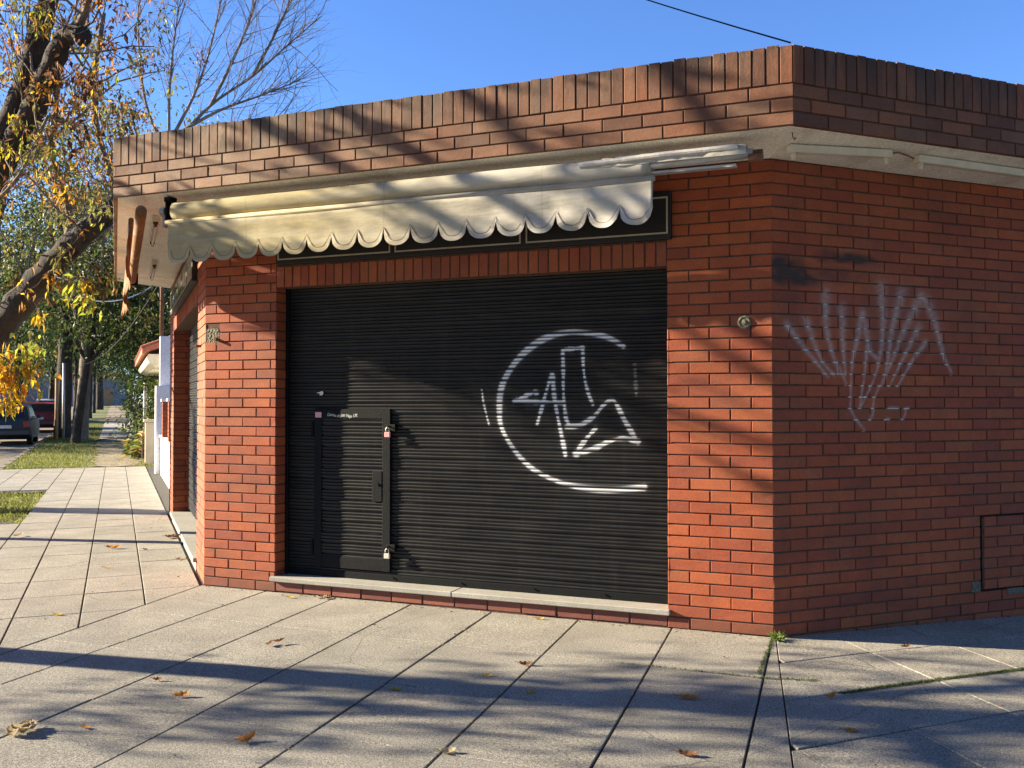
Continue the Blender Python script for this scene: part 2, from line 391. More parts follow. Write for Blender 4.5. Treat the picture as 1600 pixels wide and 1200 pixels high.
def smooth_poly(p, n=8):
    p = np.asarray(p, float)
    if len(p) < 3: return p
    q = np.vstack([2*p[0]-p[1], p, 2*p[-1]-p[-2]]); out = []
    for i in range(1, len(q)-2):
        for t in np.linspace(0, 1, n, endpoint=False):
            a, b, c, d = q[i-1:i+3]
            out.append(.5*((2*b)+(-a+c)*t+(2*a-5*b+4*c-d)*t*t+(-a+3*b-3*c+d)*t**3))
    out.append(p[-1]); return np.array(out)

# ================================================================== GROUND
def clip_poly(poly, n, c):
    """keep the part of a 2-D polygon where p.n <= c"""
    out = []
    for i in range(len(poly)):
        a, b = poly[i], poly[(i+1) % len(poly)]; da, db = a@n-c, b@n-c
        if da <= 0: out.append(a)
        if da*db < 0: out.append(a + (b-a)*(da/(da-db)))
    return out
def rz(x, y):                                # the pavement falls gently along the right wall
    t = (np.array([x-B0[0], y-B0[1]]) @ e_r[:2]); return -0.0196*max(0.0, t)
# ground sheet, rising along the left street and reaching the horizon
g = MB(); ts = [-700,-200,-60,-20,0,8,16.5,30,60,90,120,200,700,1500]; os_ = [-900,-300,-100,-40,-12,-4,0,3.3,8,20,60,200,900]
V = [LW(t, o, rise(t)-.20) for t in ts for o in os_]
g.add(V, [(i*len(os_)+j, i*len(os_)+j+1, (i+1)*len(os_)+j+1, (i+1)*len(os_)+j) for i in range(len(ts)-1) for j in range(len(os_)-1)])
struct(g.build('ground', M['soil']))
# joint bed under the slabs
bed = MB(); X = np.linspace(-1, 14, 16); Y = np.linspace(-9, 8, 18)
NOTCH = (5.5, 10.1, 1.88)                     # planting gap in the pavement beside the street tree
KERB_L = 3.15
def kerbx(): pass
zone_left = [np.array(p[:2]) for p in (LW(-.02,0), LW(16.5,0), LW(16.5,KERB_L), LW(1.0,KERB_L))]
def line_n(p, q):                             # 2-D half plane to the left of p->q : n.x<=c
    d = np.asarray(q[:2])-np.asarray(p[:2]); n = np.array([d[1], -d[0]]); n /= np.linalg.norm(n); return n, n@np.asarray(p[:2])
MIT = (np.array([-.02, 0.0]), np.array([.40, -2.6]))       # mitre between left and front paving
J6 = (np.array([4.695, 0.0]), np.array([4.875, -2.62])); J7 = (np.array([4.72, -.03]), np.array([5.10, -2.58]))
pv = MB(); seam = []
def slab(poly, gap, tz):
    """one paving slab: inset polygon with a worn edge, slightly out of level"""
    poly = [np.asarray(p) for p in poly]
    ar = .5*sum(poly[i][0]*poly[(i+1)%len(poly)][1]-poly[(i+1)%len(poly)][0]*poly[i][1] for i in range(len(poly)))
    if abs(ar) < .004: return
    if ar < 0: poly = poly[::-1]
    def inset(pl, d):
        q = pl
        for i in range(len(pl)):
            a, b = pl[i], pl[(i+1)%len(pl)]; dd = b-a; L = np.linalg.norm(dd)
            if L < 1e-6: continue
            nn = np.array([dd[1], -dd[0]])/L; dv = d(nn) if callable(d) else d
            q = clip_poly(q, nn, nn@a-dv)
            if len(q) < 3: return []
        return q
    p1 = inset(poly, gap)
    if len(p1) < 3: return
    p2 = []
    cen = sum(p1)/len(p1)
    for p in p1: p2.append(p + (cen-p)/max(.05, np.linalg.norm(cen-p))*.006)
    z0 = rnd.uniform(-.002, .0015); tx, ty = rnd.gauss(0, .0012), rnd.gauss(0, .0012)
    zz = lambda p: rz(*p)*tz + z0 + tx*(p[0]-cen[0]) + ty*(p[1]-cen[1])
    n = len(p1)
    Vv = [(*p, zz(p)) for p in p2] + [(*p, zz(p)-.004) for p in p1] + [(*p, zz(p)-.05) for p in p1]
    F = [tuple(range(n))] + [(n+i, n+(i+1)%n, (i+1)%n, i) for i in range(n)] + [(2*n+i, 2*n+(i+1)%n, n+(i+1)%n, n+i) for i in range(n)]
    pv.add(Vv, F)
def zone(o, u, v, us, vs, halfs, gu, gv, tz=0):
    """cells between the lines us (across u) and vs (across v), clipped by half planes"""
    o, u, v = [np.asarray(q[:2], float) for q in (o, u, v)]
    for i in range(len(us)-1):
        for j in range(len(vs)-1):
            poly = [o+u*a+v*b for a, b in ((us[i],vs[j]), (us[i+1],vs[j]), (us[i+1],vs[j+1]), (us[i],vs[j+1]))]
            for n, c in halfs:
                poly = clip_poly(poly, n, c)
                if len(poly) < 3: break
            if len(poly) < 3: continue
            uu = u/np.linalg.norm(u)
            def gap(nn, uu=uu): return gv if abs(nn@uu) < .75 else gu
            gp = gap
            # inset with separate joint widths
            slab(poly, gp, tz)
fw = np.array([math.cos(math.radians(95.2)), math.sin(math.radians(95.2))])
# front paving: strips run out from the shop front
hl = line_n(MIT[1], MIT[0]); h6 = line_n(J6[0], J6[1])
def flip(h): return (-h[0], -h[1])
def side(p, h): return p@h[0] <= h[1]
tst = np.array([2., -1.])
hA = hl if side(tst, hl) else flip(hl); hB = h6 if side(tst, h6) else flip(h6)
vs = [-9.0, -8.1, -7.2, -6.3, -5.4, -4.5, -3.62, -2.7, -1.86, -.98, -.0]
zone((0,0), (1,0), fw, [-.71+.676*k for k in range(0, 14)], vs, [hA, hB, (np.array([0,1.]), -.004)], .0055, .0022)
# left paving: strips run along the left street
hC = flip(hA)
us = [.03+.4485*k for k in range(0, 8)]
tsl = [-8.2+.745*k for k in range(0, 34)]
def left_cells():
    o = np.zeros(2); u = n_l[:2]; v = e_l[:2]
    for i in range(len(us)-1):
        for j in range(len(tsl)-1):
            a0, a1, t0, t1 = us[i], min(us[i+1], KERB_L), tsl[j], min(tsl[j+1], 16.5)
            if t1 <= t0 or a1 <= a0: continue
            tm, am = (t0+t1)/2, (a0+a1)/2
            if NOTCH[0] < tm < NOTCH[1] and am > NOTCH[2]-.15: continue
            poly = [u*a+v*b for a, b in ((a0,t0), (a1,t0), (a1,t1), (a0,t1))]
            poly = clip_poly(poly, *hC)
            if len(poly) < 3: continue
            slab(poly, lambda nn: .0055 if abs(nn@u) > .75 else .0022, 0)
left_cells()
# wedge and right paving
h7 = line_n(J7[0], J7[1]); tr_ = np.array([7., -1.])
hD = h7 if side(tr_, h7) else flip(h7)
wedge = [np.array([-20.,-9.]), np.array([20.,-9.]), np.array([20.,0.]), np.array([-20.,0.])]
for h in (flip(hB), flip(hD), (np.array([0,1.]), -.03)): wedge = clip_poly(wedge, *h)
for k in range(9):
    w2 = clip_poly(clip_poly(wedge, np.array([0,1.]), -.0-.9*k), np.array([0,-1.]), .9*(k+1))
    if len(w2) > 2: slab(w2, lambda nn: .0055 if abs(nn[0]) > .6 else .002, 0)
sk = (e_r*-.17 + n_r)[:2]; sk /= np.linalg.norm(sk)
zone(B0, e_r, sk, [-3.7+.664*k+.14 for k in range(0, 17)], [.004,.525,1.125,1.71,2.3,2.9,3.5,4.1,4.7,5.3,5.9], [hD, (-n_r[:2], -(B0@n_r)-.004)], .0022, .0050, 1)
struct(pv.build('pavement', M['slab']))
# bed: fine grid following the fall
b2 = MB(); xs = np.linspace(-16, 14, 61); ys = np.linspace(-9, 17, 53)
V = [(x, y, rz(x, y)*(1 if x > 4.6 else 0)-.013) for x in xs for y in ys]; F = []
for i in range(60):
    for j in range(52):
        cx_, cy_ = (xs[i]+xs[i+1])/2, (ys[j]+ys[j+1])/2; P = np.array([cx_, cy_, 0]); t, o = P@e_l, P@n_l
        if t > 16.3 or o > KERB_L-.15: continue
        if NOTCH[0]-.1 < t < NOTCH[1]+.1 and o > NOTCH[2]-.35: continue
        F.append((i*53+j, (i+1)*53+j, (i+1)*53+j+1, i*53+j+1))
b2.add(V, F); struct(b2.build('pavement_bed', M['jointdirt']))

# ================================================================== CORNER SHOP
WL = 5.75; WR = 7.0; HS_O, HS_W, HT = 3.262, 3.182, 3.770
OPF = (.727, 3.995, 0.0, 2.503); OPL = (.81, 4.84, 0.0, 2.503); REC = .16
shop = thing('corner_shop', (2.35, 1.5, 0), 'single storey red brick corner shop with chamfered front and black roller shutter', 'shop')
class BrickFace:
    """real bricks laid course by course on a vertical face, with a recessed mortar sheet"""
    def __init__(s, mb, o, u, n, paint=None, soot=None, fine=None):
        s.mb, s.o, s.u, s.n = mb, np.asarray(o, float), np.asarray(u, float), np.asarray(n, float)
        s.paint, s.soot, s.fine = paint, soot, fine; s.P = mb.pa.setdefault('paint', []); s.S = mb.pa.setdefault('soot', [])
    def at(s, a, z, d): return s.o + s.u*a + ez*z + s.n*d
    def _put(s, pts2, V, F, mi, brick):
        s.mb.add(V, F, mi)
        pts2 = np.asarray(pts2)
        s.P.extend(s.paint(pts2, brick) if s.paint else [0]*len(V)); s.S.extend(s.soot(pts2) if s.soot and brick else [0]*len(V))
    def brick(s, a0, a1, z0, z1, proud=0.0, ch=.0026):
        d = proud + rnd.gauss(0, .0009); w = [rnd.gauss(0, .0009) for _ in range(4)]; tl = [rnd.gauss(0, .0007) for _ in range(4)]
        a0 += w[0]; a1 += w[1]; z0 += w[2]*.7; z1 += w[3]*.7
        fine = s.fine and s.fine[0] < (a0+a1)/2 < s.fine[1] and s.fine[2] < (z0+z1)/2 < s.fine[3]
        nx, nz = (max(2, int((a1-a0)/.011)), 7) if fine else (1, 1)
        A = np.linspace(a0+ch, a1-ch, nx+1); Z = np.linspace(z0+ch, z1-ch, nz+1)
        V = []; p2 = []
        for j, z in enumerate(Z):
            for i, a in enumerate(A):
                f, h = i/nx, j/nz
                V.append(s.at(a, z, d + tl[0]*(1-f)*(1-h)+tl[1]*f*(1-h)+tl[2]*f*h+tl[3]*(1-f)*h)); p2.append((a, z))
        F = [(j*(nx+1)+i, j*(nx+1)+i+1, (j+1)*(nx+1)+i+1, (j+1)*(nx+1)+i) for j in range(nz) for i in range(nx)]
        k = len(V); ring = [(a0,z0), (a1,z0), (a1,z1), (a0,z1)]
        V += [s.at(a, z, d-ch) for a, z in ring] + [s.at(a, z, -.03) for a, z in ring]; p2 += ring*2
        c = [0, nx, (nz+1)*(nx+1)-1, nz*(nx+1)]
        top = [list(range(0, nx+1)), [j*(nx+1)+nx for j in range(nz+1)], [nz*(nx+1)+i for i in range(nx, -1, -1)], [j*(nx+1) for j in range(nz, -1, -1)]]
        for q in range(4):
            e = top[q]
            F.append([k+q, k+(q+1)%4] + e[::-1]); F.append((k+4+q, k+4+(q+1)%4, k+(q+1)%4, k+q))
        s._put(p2, V, F, 0, True)
    def courses(s, spans, z0, n, hb=HB, mod=.278, jn=.0098, shift=0.0, proud=0.0, i0=0):
        for i in range(n):
            za, zb = z0+i*hb, z0+(i+1)*hb
            for (a, b) in (spans(za, zb) if callable(spans) else spans):
                off = shift + (mod/2 if (i+i0) % 2 else 0); k = math.floor((a-off)/mod); x = off+k*mod
                while x < b-1e-6:
                    lo, hi = max(x, a), min(x+mod, b)
                    if lo-a < .035 and lo > a: lo = a
                    if hi-lo < .03: x += mod; continue
                    s.brick(lo+(jn/2 if lo > a+1e-6 else .0005), hi-(jn/2 if hi < b-1e-6 else .0005), za+jn/2, zb-jn/2, proud)
                    x += mod
    def soldiers(s, a, b, z0, z1, w=.0815, jn=.010, proud=0.0, zj=.0):
        n = max(1, round((b-a)/w)); w = (b-a)/n
        for i in range(n): s.brick(a+i*w+jn/2, a+(i+1)*w-jn/2, z0+jn/2, z1-jn/2+rnd.uniform(-zj, zj), proud+rnd.gauss(0,.001))
    def mortar(s, a0, a1, z0, z1, d=-.0075, step=None):
        if step:
            nx, nz = max(1, int((a1-a0)/step)), max(1, int((z1-z0)/step)); A = np.linspace(a0, a1, nx+1); Z = np.linspace(z0, z1, nz+1)
            p2 = [(a, z) for z in Z for a in A]; V = [s.at(a, z, d) for a, z in p2]
            F = [(j*(nx+1)+i, j*(nx+1)+i+1, (j+1)*(nx+1)+i+1, (j+1)*(nx+1)+i) for j in range(nz) for i in range(nx)]
        else:
            p2 = [(a0,z0), (a1,z0), (a1,z1), (a0,z1)]; V = [s.at(a, z, d) for a, z in p2]; F = [(0,1,2,3)]
        s._put(p2, V, F, 1, False)
    def plain(s, V, F, mi=1):
        s.mb.add(V, F, mi); s.P.extend([0]*len(V)); s.S.extend([0]*len(V))
NC = 40
def spans_open(L, op, extra=None):
    def f(za, zb):
        zm = (za+zb)/2; cuts = []
        if zm < op[3]+.172: cuts.append((op[0], op[1]))
        if extra: cuts += [c[:2] for c in extra if c[2] < zm < c[3]]
        out = []; a = 0.0
        for c in sorted(cuts):
            if c[0] > a+.02: out.append((a, c[0]))
            a = c[1]
        if a < L-.02: out.append((a, L))
        return out
    return f
# ---- front wall
def soot_front(p2):
    p2 = np.asarray(p2, float); q = np.where(p2[:, 1] < .082, .42, np.where(p2[:, 1] < .16, .14, 0.0))
    st = .35*np.exp(-((p2[:, 0]-.42)/.25)**2-((p2[:, 1]-.9)/.03)**2)+.3*np.exp(-((p2[:, 0]-.15)/.1)**2-((p2[:, 1]-.28)/.05)**2)+.3*np.exp(-((p2[:, 0]-4.62)/.12)**2-((p2[:, 1]-.7)/.25)**2)
    return np.clip(q+st, 0, .8)
mb = MB(); bf = BrickFace(mb, A0, ex, n_f, None, soot_front)
PATCH = (-.005, .152, 2.035, 2.188)
bf.courses(spans_open(B0[0], OPF, [PATCH]), 0, NC, shift=B0[0])
for a0, a1, z0, z1 in ((0, OPF[0], 0, 3.19), (OPF[1], B0[0], 0, 3.19), (OPF[0], OPF[1], OPF[3], 3.19)): bf.mortar(a0, a1, z0, z1)
bf.soldiers(OPF[0], OPF[1], OPF[3]-.004, OPF[3]+.172, .0795, .010)
bf.plain([(OPF[0],.009,OPF[3]), (OPF[1],.009,OPF[3]), (OPF[1],.3,OPF[3]), (OPF[0],.3,OPF[3])], [(0,1,2,3)])
# jambs of the opening
for xj, nn, dr in ((OPF[0], ex, 1), (OPF[1], -ex, -1)):
    jf = BrickFace(mb, (xj - .0*dr, 0, 0), np.array([0,1.,0]), nn)
    jf.courses([(.002, .26)], 0, 32, shift=.02); jf.mortar(0, .3, 0, 2.55)
front_wall = mb.build('wall', [M['brick'], M['mortar']], shop)
# ---- left wall
mb = MB(); bl = BrickFace(mb, A0, e_l, n_l)
bl.courses(spans_open(WL, OPL), 0, NC, shift=.0, i0=1)
for a0, a1, z0, z1 in ((0, OPL[0], 0, 3.19), (OPL[1], WL, 0, 3.19), (OPL[0], OPL[1], OPL[3], 3.19)): bl.mortar(a0, a1, z0, z1)
bl.soldiers(OPL[0], OPL[1], OPL[3]-.004, OPL[3]+.172, .0795, .010)
p = lambda t, d, z: e_l*t - n_l*d + ez*z
bl.plain([p(OPL[0],.009,OPL[3]), p(OPL[1],.009,OPL[3]), p(OPL[1],.35,OPL[3]), p(OPL[0],.35,OPL[3])], [(3,2,1,0)])
for tj, nn in ((OPL[0], e_l), (OPL[1], -e_l)):
    jf = BrickFace(mb, e_l*tj, -n_l, nn); jf.courses([(.002, .29)], 0, 32, shift=.02); jf.mortar(0, .33, 0, 2.55)
ef = BrickFace(mb, e_l*WL, -n_l, e_l); ef.courses([(.002, .6)], 0, NC, shift=.05); ef.mortar(0, 6, 0, 3.3)
left_wall = mb.build('wall', [M['brick'], M['mortar']], shop)
# ---- right wall with washed-off spray lines
G2 = [[(0.127,2.07),(0.254,1.935),(0.47,1.724)],[(0.284,2.109),(0.341,1.972),(0.427,1.823),(0.521,1.742)],[(0.453,2.291),(0.452,2.138),(0.472,1.987),(0.559,1.754)],[(0.593,2.202),(0.598,1.978),(0.618,1.743)],[(0.545,1.824),(0.625,1.684)],[(0.774,2.173),(0.726,1.993),(0.679,1.827),(0.662,1.59),(0.661,1.508),(0.72,1.424),(0.78,1.365)],[(0.774,2.173),(0.818,1.996),(0.847,1.901),(0.901,1.86)],[(0.817,1.948),(0.784,1.745),(0.744,1.519)],[(0.945,2.372),(0.958,2.071),(0.916,1.83),(0.845,1.674),(0.752,1.525)],[(1.134,2.345),(1.036,2.05),(0.978,1.771),(0.875,1.59),(0.858,1.483),(0.835,1.435)],[(1.318,2.316),(1.146,2.053),(1.017,1.808),(0.938,1.675)],[(1.291,2.094),(1.16,1.895),(1.064,1.748),(1.008,1.669)],[(1.355,1.985),(1.224,1.847),(1.086,1.669)],[(1.318,2.316),(1.375,2.269),(1.455,2.111),(1.518,1.914),(1.6,1.766)],[(1.006,1.516),(1.089,1.516)],[(1.188,1.516),(1.159,1.508),(1.155,1.47),(1.131,1.437)],[(0.978,1.438),(1.005,1.438)]]
GS2 = [smooth_poly(q) for q in G2]
def paint_right(p2, brick):
    p2 = np.asarray(p2, float); out = np.zeros(len(p2))
    m = (p2[:, 0] > -.02) & (p2[:, 0] < 1.75) & (p2[:, 1] > 1.25) & (p2[:, 1] < 2.65)
    if not m.any(): return out
    q = p2[m]; acc = np.zeros(len(q))
    for s_ in GS2:
        d, t = segdist(q, s_); zz = q[:, 1]
        wide = np.clip((zz-1.75)/.5, 0, 1)          # the upper ends are broad and misty, the lower ends thin
        w = .008+.030*wide
        if brick: a = (.50-.12*wide)*np.exp(-(d/w)**2) + .05*np.exp(-(d/(w*3))**2)*wide
        else: a = 1.3*np.exp(-(d/(.013+.008*wide))**2)*(1-.35*wide)
        acc = np.maximum(acc, a)
    if brick: acc *= .72+.28*np.sin(q[:, 0]*61+np.sin(q[:, 1]*47)*2)*np.sin(q[:, 1]*83)
    out[m] = np.clip(acc, 0, 1); return out
def soot_right(p2):
    p2 = np.asarray(p2, float); out = np.zeros(len(p2))
    for c, r, k in (((.10,2.44),(.20,.10),1.1), ((.24,2.385),(.16,.05),1.1), ((.66,2.55),(.25,.04),1.0), ((.45,2.55),(.10,.05),.6), ((.55,2.43),(.25,.06),.5), ((.12,2.26),(.2,.04),.3), ((.07,.55),(.10,.35),.25), ((.5,.2),(.7,.12),.3), ((.62,.62),(.3,.2),.25)):
        d = ((p2[:, 0]-c[0])/r[0])**2+((p2[:, 1]-c[1])/r[1])**2
        out = np.maximum(out, k*np.exp(-d**2))
    nz = .5+.5*np.sin(p2[:, 0]*37+1.3*np.sin(p2[:, 1]*29))*np.sin(p2[:, 1]*43+np.sin(p2[:, 0]*23))
    return np.clip(out*(.6+.6*nz), 0, .92)
METER = (1.885, 2.465, .165, .710)
mb = MB(); br = BrickFace(mb, B0, e_r, n_r, paint_right, soot_right, (-.02, 1.7, 1.3, 2.62))
def spans_right(za, zb):
    zm = (za+zb)/2
    return [(0, METER[0]-.012), (METER[1]+.012, WR)] if METER[2]-.02 < zm < METER[3]+.02 else [(0, WR)]
br.courses(spans_right, -1*HB, NC+1, i0=1)
br.mortar(0, 1.72, 1.25, 2.66, step=.0055)
for a0, a1, z0, z1 in ((0,WR,-.2,METER[2]-.02), (0,METER[0]-.012,METER[2]-.02,METER[3]+.02), (METER[1]+.012,WR,METER[2]-.02,METER[3]+.02), (0,WR,METER[3]+.02,1.25), (1.72,WR,1.25,2.66), (0,WR,2.66,3.19)): br.mortar(a0, a1, z0, z1)
right_wall = mb.build('wall', [M['brick'], M['mortar']], shop)
# meter door faced with bricks, standing in a dark gap
mb = MB(); md = BrickFace(mb, B0 + n_r*.0, e_r, n_r)
md.courses([(METER[0]+.026, METER[1]-.03)], METER[2]+.001, 7, .0776, shift=METER[0]+.16, proud=-.001); md.mortar(METER[0]+.012, METER[1]-.012, METER[2]+.012, METER[3]-.012, -.007)
bk = BrickFace(mb, B0, e_r, n_r); bk.plain([B0+e_r*a+ez*z-n_r*.05 for a, z in ((METER[0]-.05,METER[2]-.05), (METER[1]+.05,METER[2]-.05), (METER[1]+.05,METER[3]+.05), (METER[0]-.05,METER[3]+.05))], [(0,1,2,3)], 2)
mdo = mb.build('meter_door', [M['brick'], M['mortar'], M['rubber']], shop); mdo['label'] = 'small brick faced meter door in the shaded right wall'
mb = MB(); mb.box((METER[0]-.10, METER[2]-.01, -.02), (METER[0]-.015, METER[2]+.07, .006), 0, (B0, e_r, ez, n_r), .006); mb.build('mortar_patch', M['patch'], shop)
mb = MB(); mb.box((METER[0]+.25, METER[2]-.05, -.02), (METER[0]+.42, METER[2]-.005, .006), 0, (B0, e_r, ez, n_r), .006); mb.build('mortar_patch', M['patch'], shop)
# rough mortar patch and bolt stubs on the left pillar
mb = MB(); nx = 14; Vv = []; F = []
for j in range(nx+1):
    for i in range(nx+1):
        Vv.append((PATCH[0]+.012+(PATCH[1]-PATCH[0]-.02)*i/nx, .003+rnd.uniform(-.0025,.0025), PATCH[2]+.006+(PATCH[3]-PATCH[2]-.012)*j/nx))
F = [(j*(nx+1)+i, j*(nx+1)+i+1, (j+1)*(nx+1)+i+1, (j+1)*(nx+1)+i) for j in range(nx) for i in range(nx)]
mb.add(Vv, F); mb.build('mortar_patch', M['patch'], shop)
mb = MB(); mb.tube([(.125,.01,2.09), (.125,-.035,2.09)], .014, 8); mb.build('bolt_stub', M['rust'], shop)
mb = MB(); mb.tube([e_l*.45+n_l*-.01+ez*2.06, e_l*.45+n_l*.05+ez*2.06], .012, 8); mb.build('bolt_stub', M['rust'], shop)
# rusty round plate on the right pillar
mb = MB(); mb.lathe([(.042,0), (.046,.006), (.034,.012), (.03,.006), (.016,.008), (.012,.018), (.001,.018)], (4.521,0,2.093), n_f, 18); mb.build('wall_plate', M['patch'], shop)
# ---- thresholds
mb = MB(); mb.box((.695,-.036,.088), (2.35,.30,.128), 0, None, .006); mb.box((2.352,-.034,.0875), (4.012,.30,.1275), 0, None, .006); mb.build('threshold', M['granite'], shop)
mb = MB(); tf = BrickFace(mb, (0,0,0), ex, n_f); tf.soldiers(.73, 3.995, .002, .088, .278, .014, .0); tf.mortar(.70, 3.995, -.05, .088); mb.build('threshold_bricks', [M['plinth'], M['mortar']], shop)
mb = MB(); mb.box((OPL[0]-.02, -.035, .072), (OPL[1]+.02, .32, .112), 0, (A0, e_l, -n_l, ez), .006); mb.box((OPL[0], -.004, -.05), (OPL[1], .3, .072), 0, (A0, e_l, -n_l, ez)); mb.build('threshold', M['granite'], shop)
# ---- parapet: three stretcher courses and a row of soldiers
FL = np.array([-.583, -.457, 0]); FR = B0 + np.array([.457*math.tan(TH/2), -.457, 0])
mb = MB(); HC = .0873
def fascia_side(o, u, n, a0, a1, s0):
    f = BrickFace(mb, o, u, n); f.courses([(a0, a1)], HS_O, 3, HC, .272, .011, s0, 0)
    f.soldiers(a0, a1, HS_O+3*HC, HT, .083, .009, .002, .0055); f.mortar(a0, a1, HS_O+.004, HT-.012)
fascia_side(FL, ex, n_f, 0, FR[0]-FL[0], FR[0]-FL[0]); fascia_side(FL, e_l, n_l, 0, WL+.1, .1); fascia_side(FR, e_r, n_r, 0, WR, .0)
# back faces and tops
inn = lambda P, n, d=.11: P - n*d
FLi = np.array([FL[0]+.045, FL[1]+.11, 0]); FRi = np.array([FR[0]-.045, FR[1]+.11, 0])
FLe, FRe = FL+e_l*(WL+.1), FR+e_r*WR
for a, b, a2, b2_ in ((FL, FR, FLi, FRi), (FL, FLe, FLi, FLe-n_l*.11), (FR, FRe, FRi, FRe-n_r*.11)):
    z0, z1 = HS_O+.004, HT-.014
    V = [a+ez*z1-0, b+ez*z1, b2_+ez*z1, a2+ez*z1, a2+ez*z0, b2_+ez*z0]; f = BrickFace(mb, a, ex, n_f); f.plain(V, [(0,1,2,3), (3,2,5,4)])
mb.build('parapet', [M['fascia'], M['mortar']], shop)
# ---- soffit (sloping up to the parapet) and roof
mb = MB(); o1 = [FLe-n_l*.03, FL+np.array([.02,.03,0]), FR+np.array([-.02,.03,0]), FRe-n_r*.03]; i1 = [e_l*(WL+.1)-n_l*.02, A0+np.array([.0,.02,0]), B0+np.array([0,.02,0]), B0+e_r*WR-n_r*.02]
zo, zi = HS_O+.004, HS_W+.002
V = [q+ez*zo for q in o1]+[q+ez*zi for q in i1]+[q+ez*(zo+.06) for q in o1]+[q+ez*(zi+.10) for q in i1]
F = [(0,1,5,4), (1,2,6,5), (2,3,7,6), (8,12,13,9), (9,13,14,10), (10,14,15,11), (0,4,12,8), (3,11,15,7)]
mb.add(V, F); mb.build('soffit', M['plaster'], shop)
mb = MB(); apex = np.array([1.2, 7.5, 0]); rp = [FLe-n_l*.06, FL+np.array([.04,.06,0]), FR+np.array([-.04,.06,0]), FRe-n_r*.06, apex+np.array([4.5,1,0]), apex+np.array([-1.5,1.5,0])]
mb.add([q+ez*3.52 for q in rp]+[q+ez*3.40 for q in rp], [tuple(range(6)), tuple(range(11,5,-1))]+[(i,6+i,6+(i+1)%6,(i+1)%6) for i in range(6)]); mb.build('roof', M['roofing'], shop)
# back of the shop, closing the volume
mb = MB(); LE, RE = e_l*WL, B0+e_r*WR
back = [LE-n_l*.05, LE-n_l*5.0, RE-n_r*5.0, RE-n_r*.05]
for a, b in zip(back[:-1], back[1:]): mb.add([a+ez*-.1, b+ez*-.1, b+ez*3.41, a+ez*3.41], [(0,1,2,3)])
mb.build('rear_wall', M['white'], shop)

# ---- roller shutter
SLAT = .0875; ST0 = .150
def slat_profile():
    """outward offset over one slat, bottom to top: three long faces leaning out, each with a short shoulder facing up"""
    pts = []; g_ = .0105
    for r in range(3):
        z = r*.0257
        pts += [(z+.0005, 0.001), (z+.006, .0045), (z+.0135, .0082), (z+.0185, .0098), (z+.0212, .0088), (z+.0245, .0030)]
    pts += [(.0785, -.002), (.0795, -.0085), (.0862, -.0085), (.0872, -.002)]
    return pts
PROF = slat_profile()
G1 = [[(3.64,1.958),(3.544,2.016),(3.441,2.05),(3.257,2.074),(3.096,2.053),(2.96,1.993),(2.822,1.886),(2.724,1.758),(2.674,1.629),(2.664,1.499),(2.681,1.369),(2.751,1.241),(2.862,1.114),(2.986,1.028),(3.174,0.957),(3.372,0.926),(3.566,0.922),(3.788,0.946)],[(2.973,1.391),(3.027,1.576),(3.086,1.761)],[(3.095,1.76),(3.115,1.551),(3.162,1.323),(3.195,1.166)],[(2.959,1.64),(2.877,1.602),(2.786,1.564)],[(2.786,1.564),(2.973,1.556),(3.176,1.551)],[(3.407,1.538),(3.368,1.638),(3.338,1.776),(3.331,1.955)],[(3.331,1.955),(3.176,1.943)],[(3.176,1.943),(3.181,1.627),(3.197,1.45),(3.229,1.38)],[(3.202,1.374),(3.308,1.387),(3.413,1.451),(3.491,1.538),(3.549,1.569),(3.584,1.544),(3.645,1.427),(3.745,1.262)],[(3.745,1.274),(3.644,1.294),(3.529,1.271),(3.412,1.214),(3.268,1.173)],[(3.268,1.173),(3.347,1.275),(3.426,1.363)],[(2.518,1.649),(2.532,1.551),(2.582,1.375)],[(3.722,1.82),(3.734,1.605)]]
GW = [.019,.012,.013,.013,.015,.010,.013,.011,.014,.016,.014,.006,.012]; GA = [1,1,1,1,1,1,1,1,1,1,1,.9,.14]
GS1 = [smooth_poly(q) for q in G1]
EXTRA = [((3.086,1.72),.028), ((2.965,1.625),.022), ((3.28,1.178),.028)]
def paint_shutter(p2, off):
    acc = np.zeros(len(p2)); m = (p2[:,0] > 2.4) & (p2[:,1] > .8) & (p2[:,1] < 2.2)
    q = p2[m]; a = np.zeros(len(q))
    for s_, w, k in zip(GS1, GW, GA):
        d, t = segdist(q, s_); w = w*(1+.22*np.sin(t*9+len(s_))+.12*np.sin(t*31)); a = np.maximum(a, k*(np.clip(1.35*np.exp(-(d/w)**4), 0, 1) + .05*np.exp(-(d/(w*2.2))**2)))
    for c, r in EXTRA: a = np.maximum(a, np.exp(-(np.linalg.norm(q-np.array(c), axis=1)/r)**4))
    acc[m] = a
    ridge = np.clip((off-.0005)/.0085, .05, 1)           # spray reaches the ridges, hardly the grooves
    return np.clip(acc*ridge, 0, 1)
shut = None
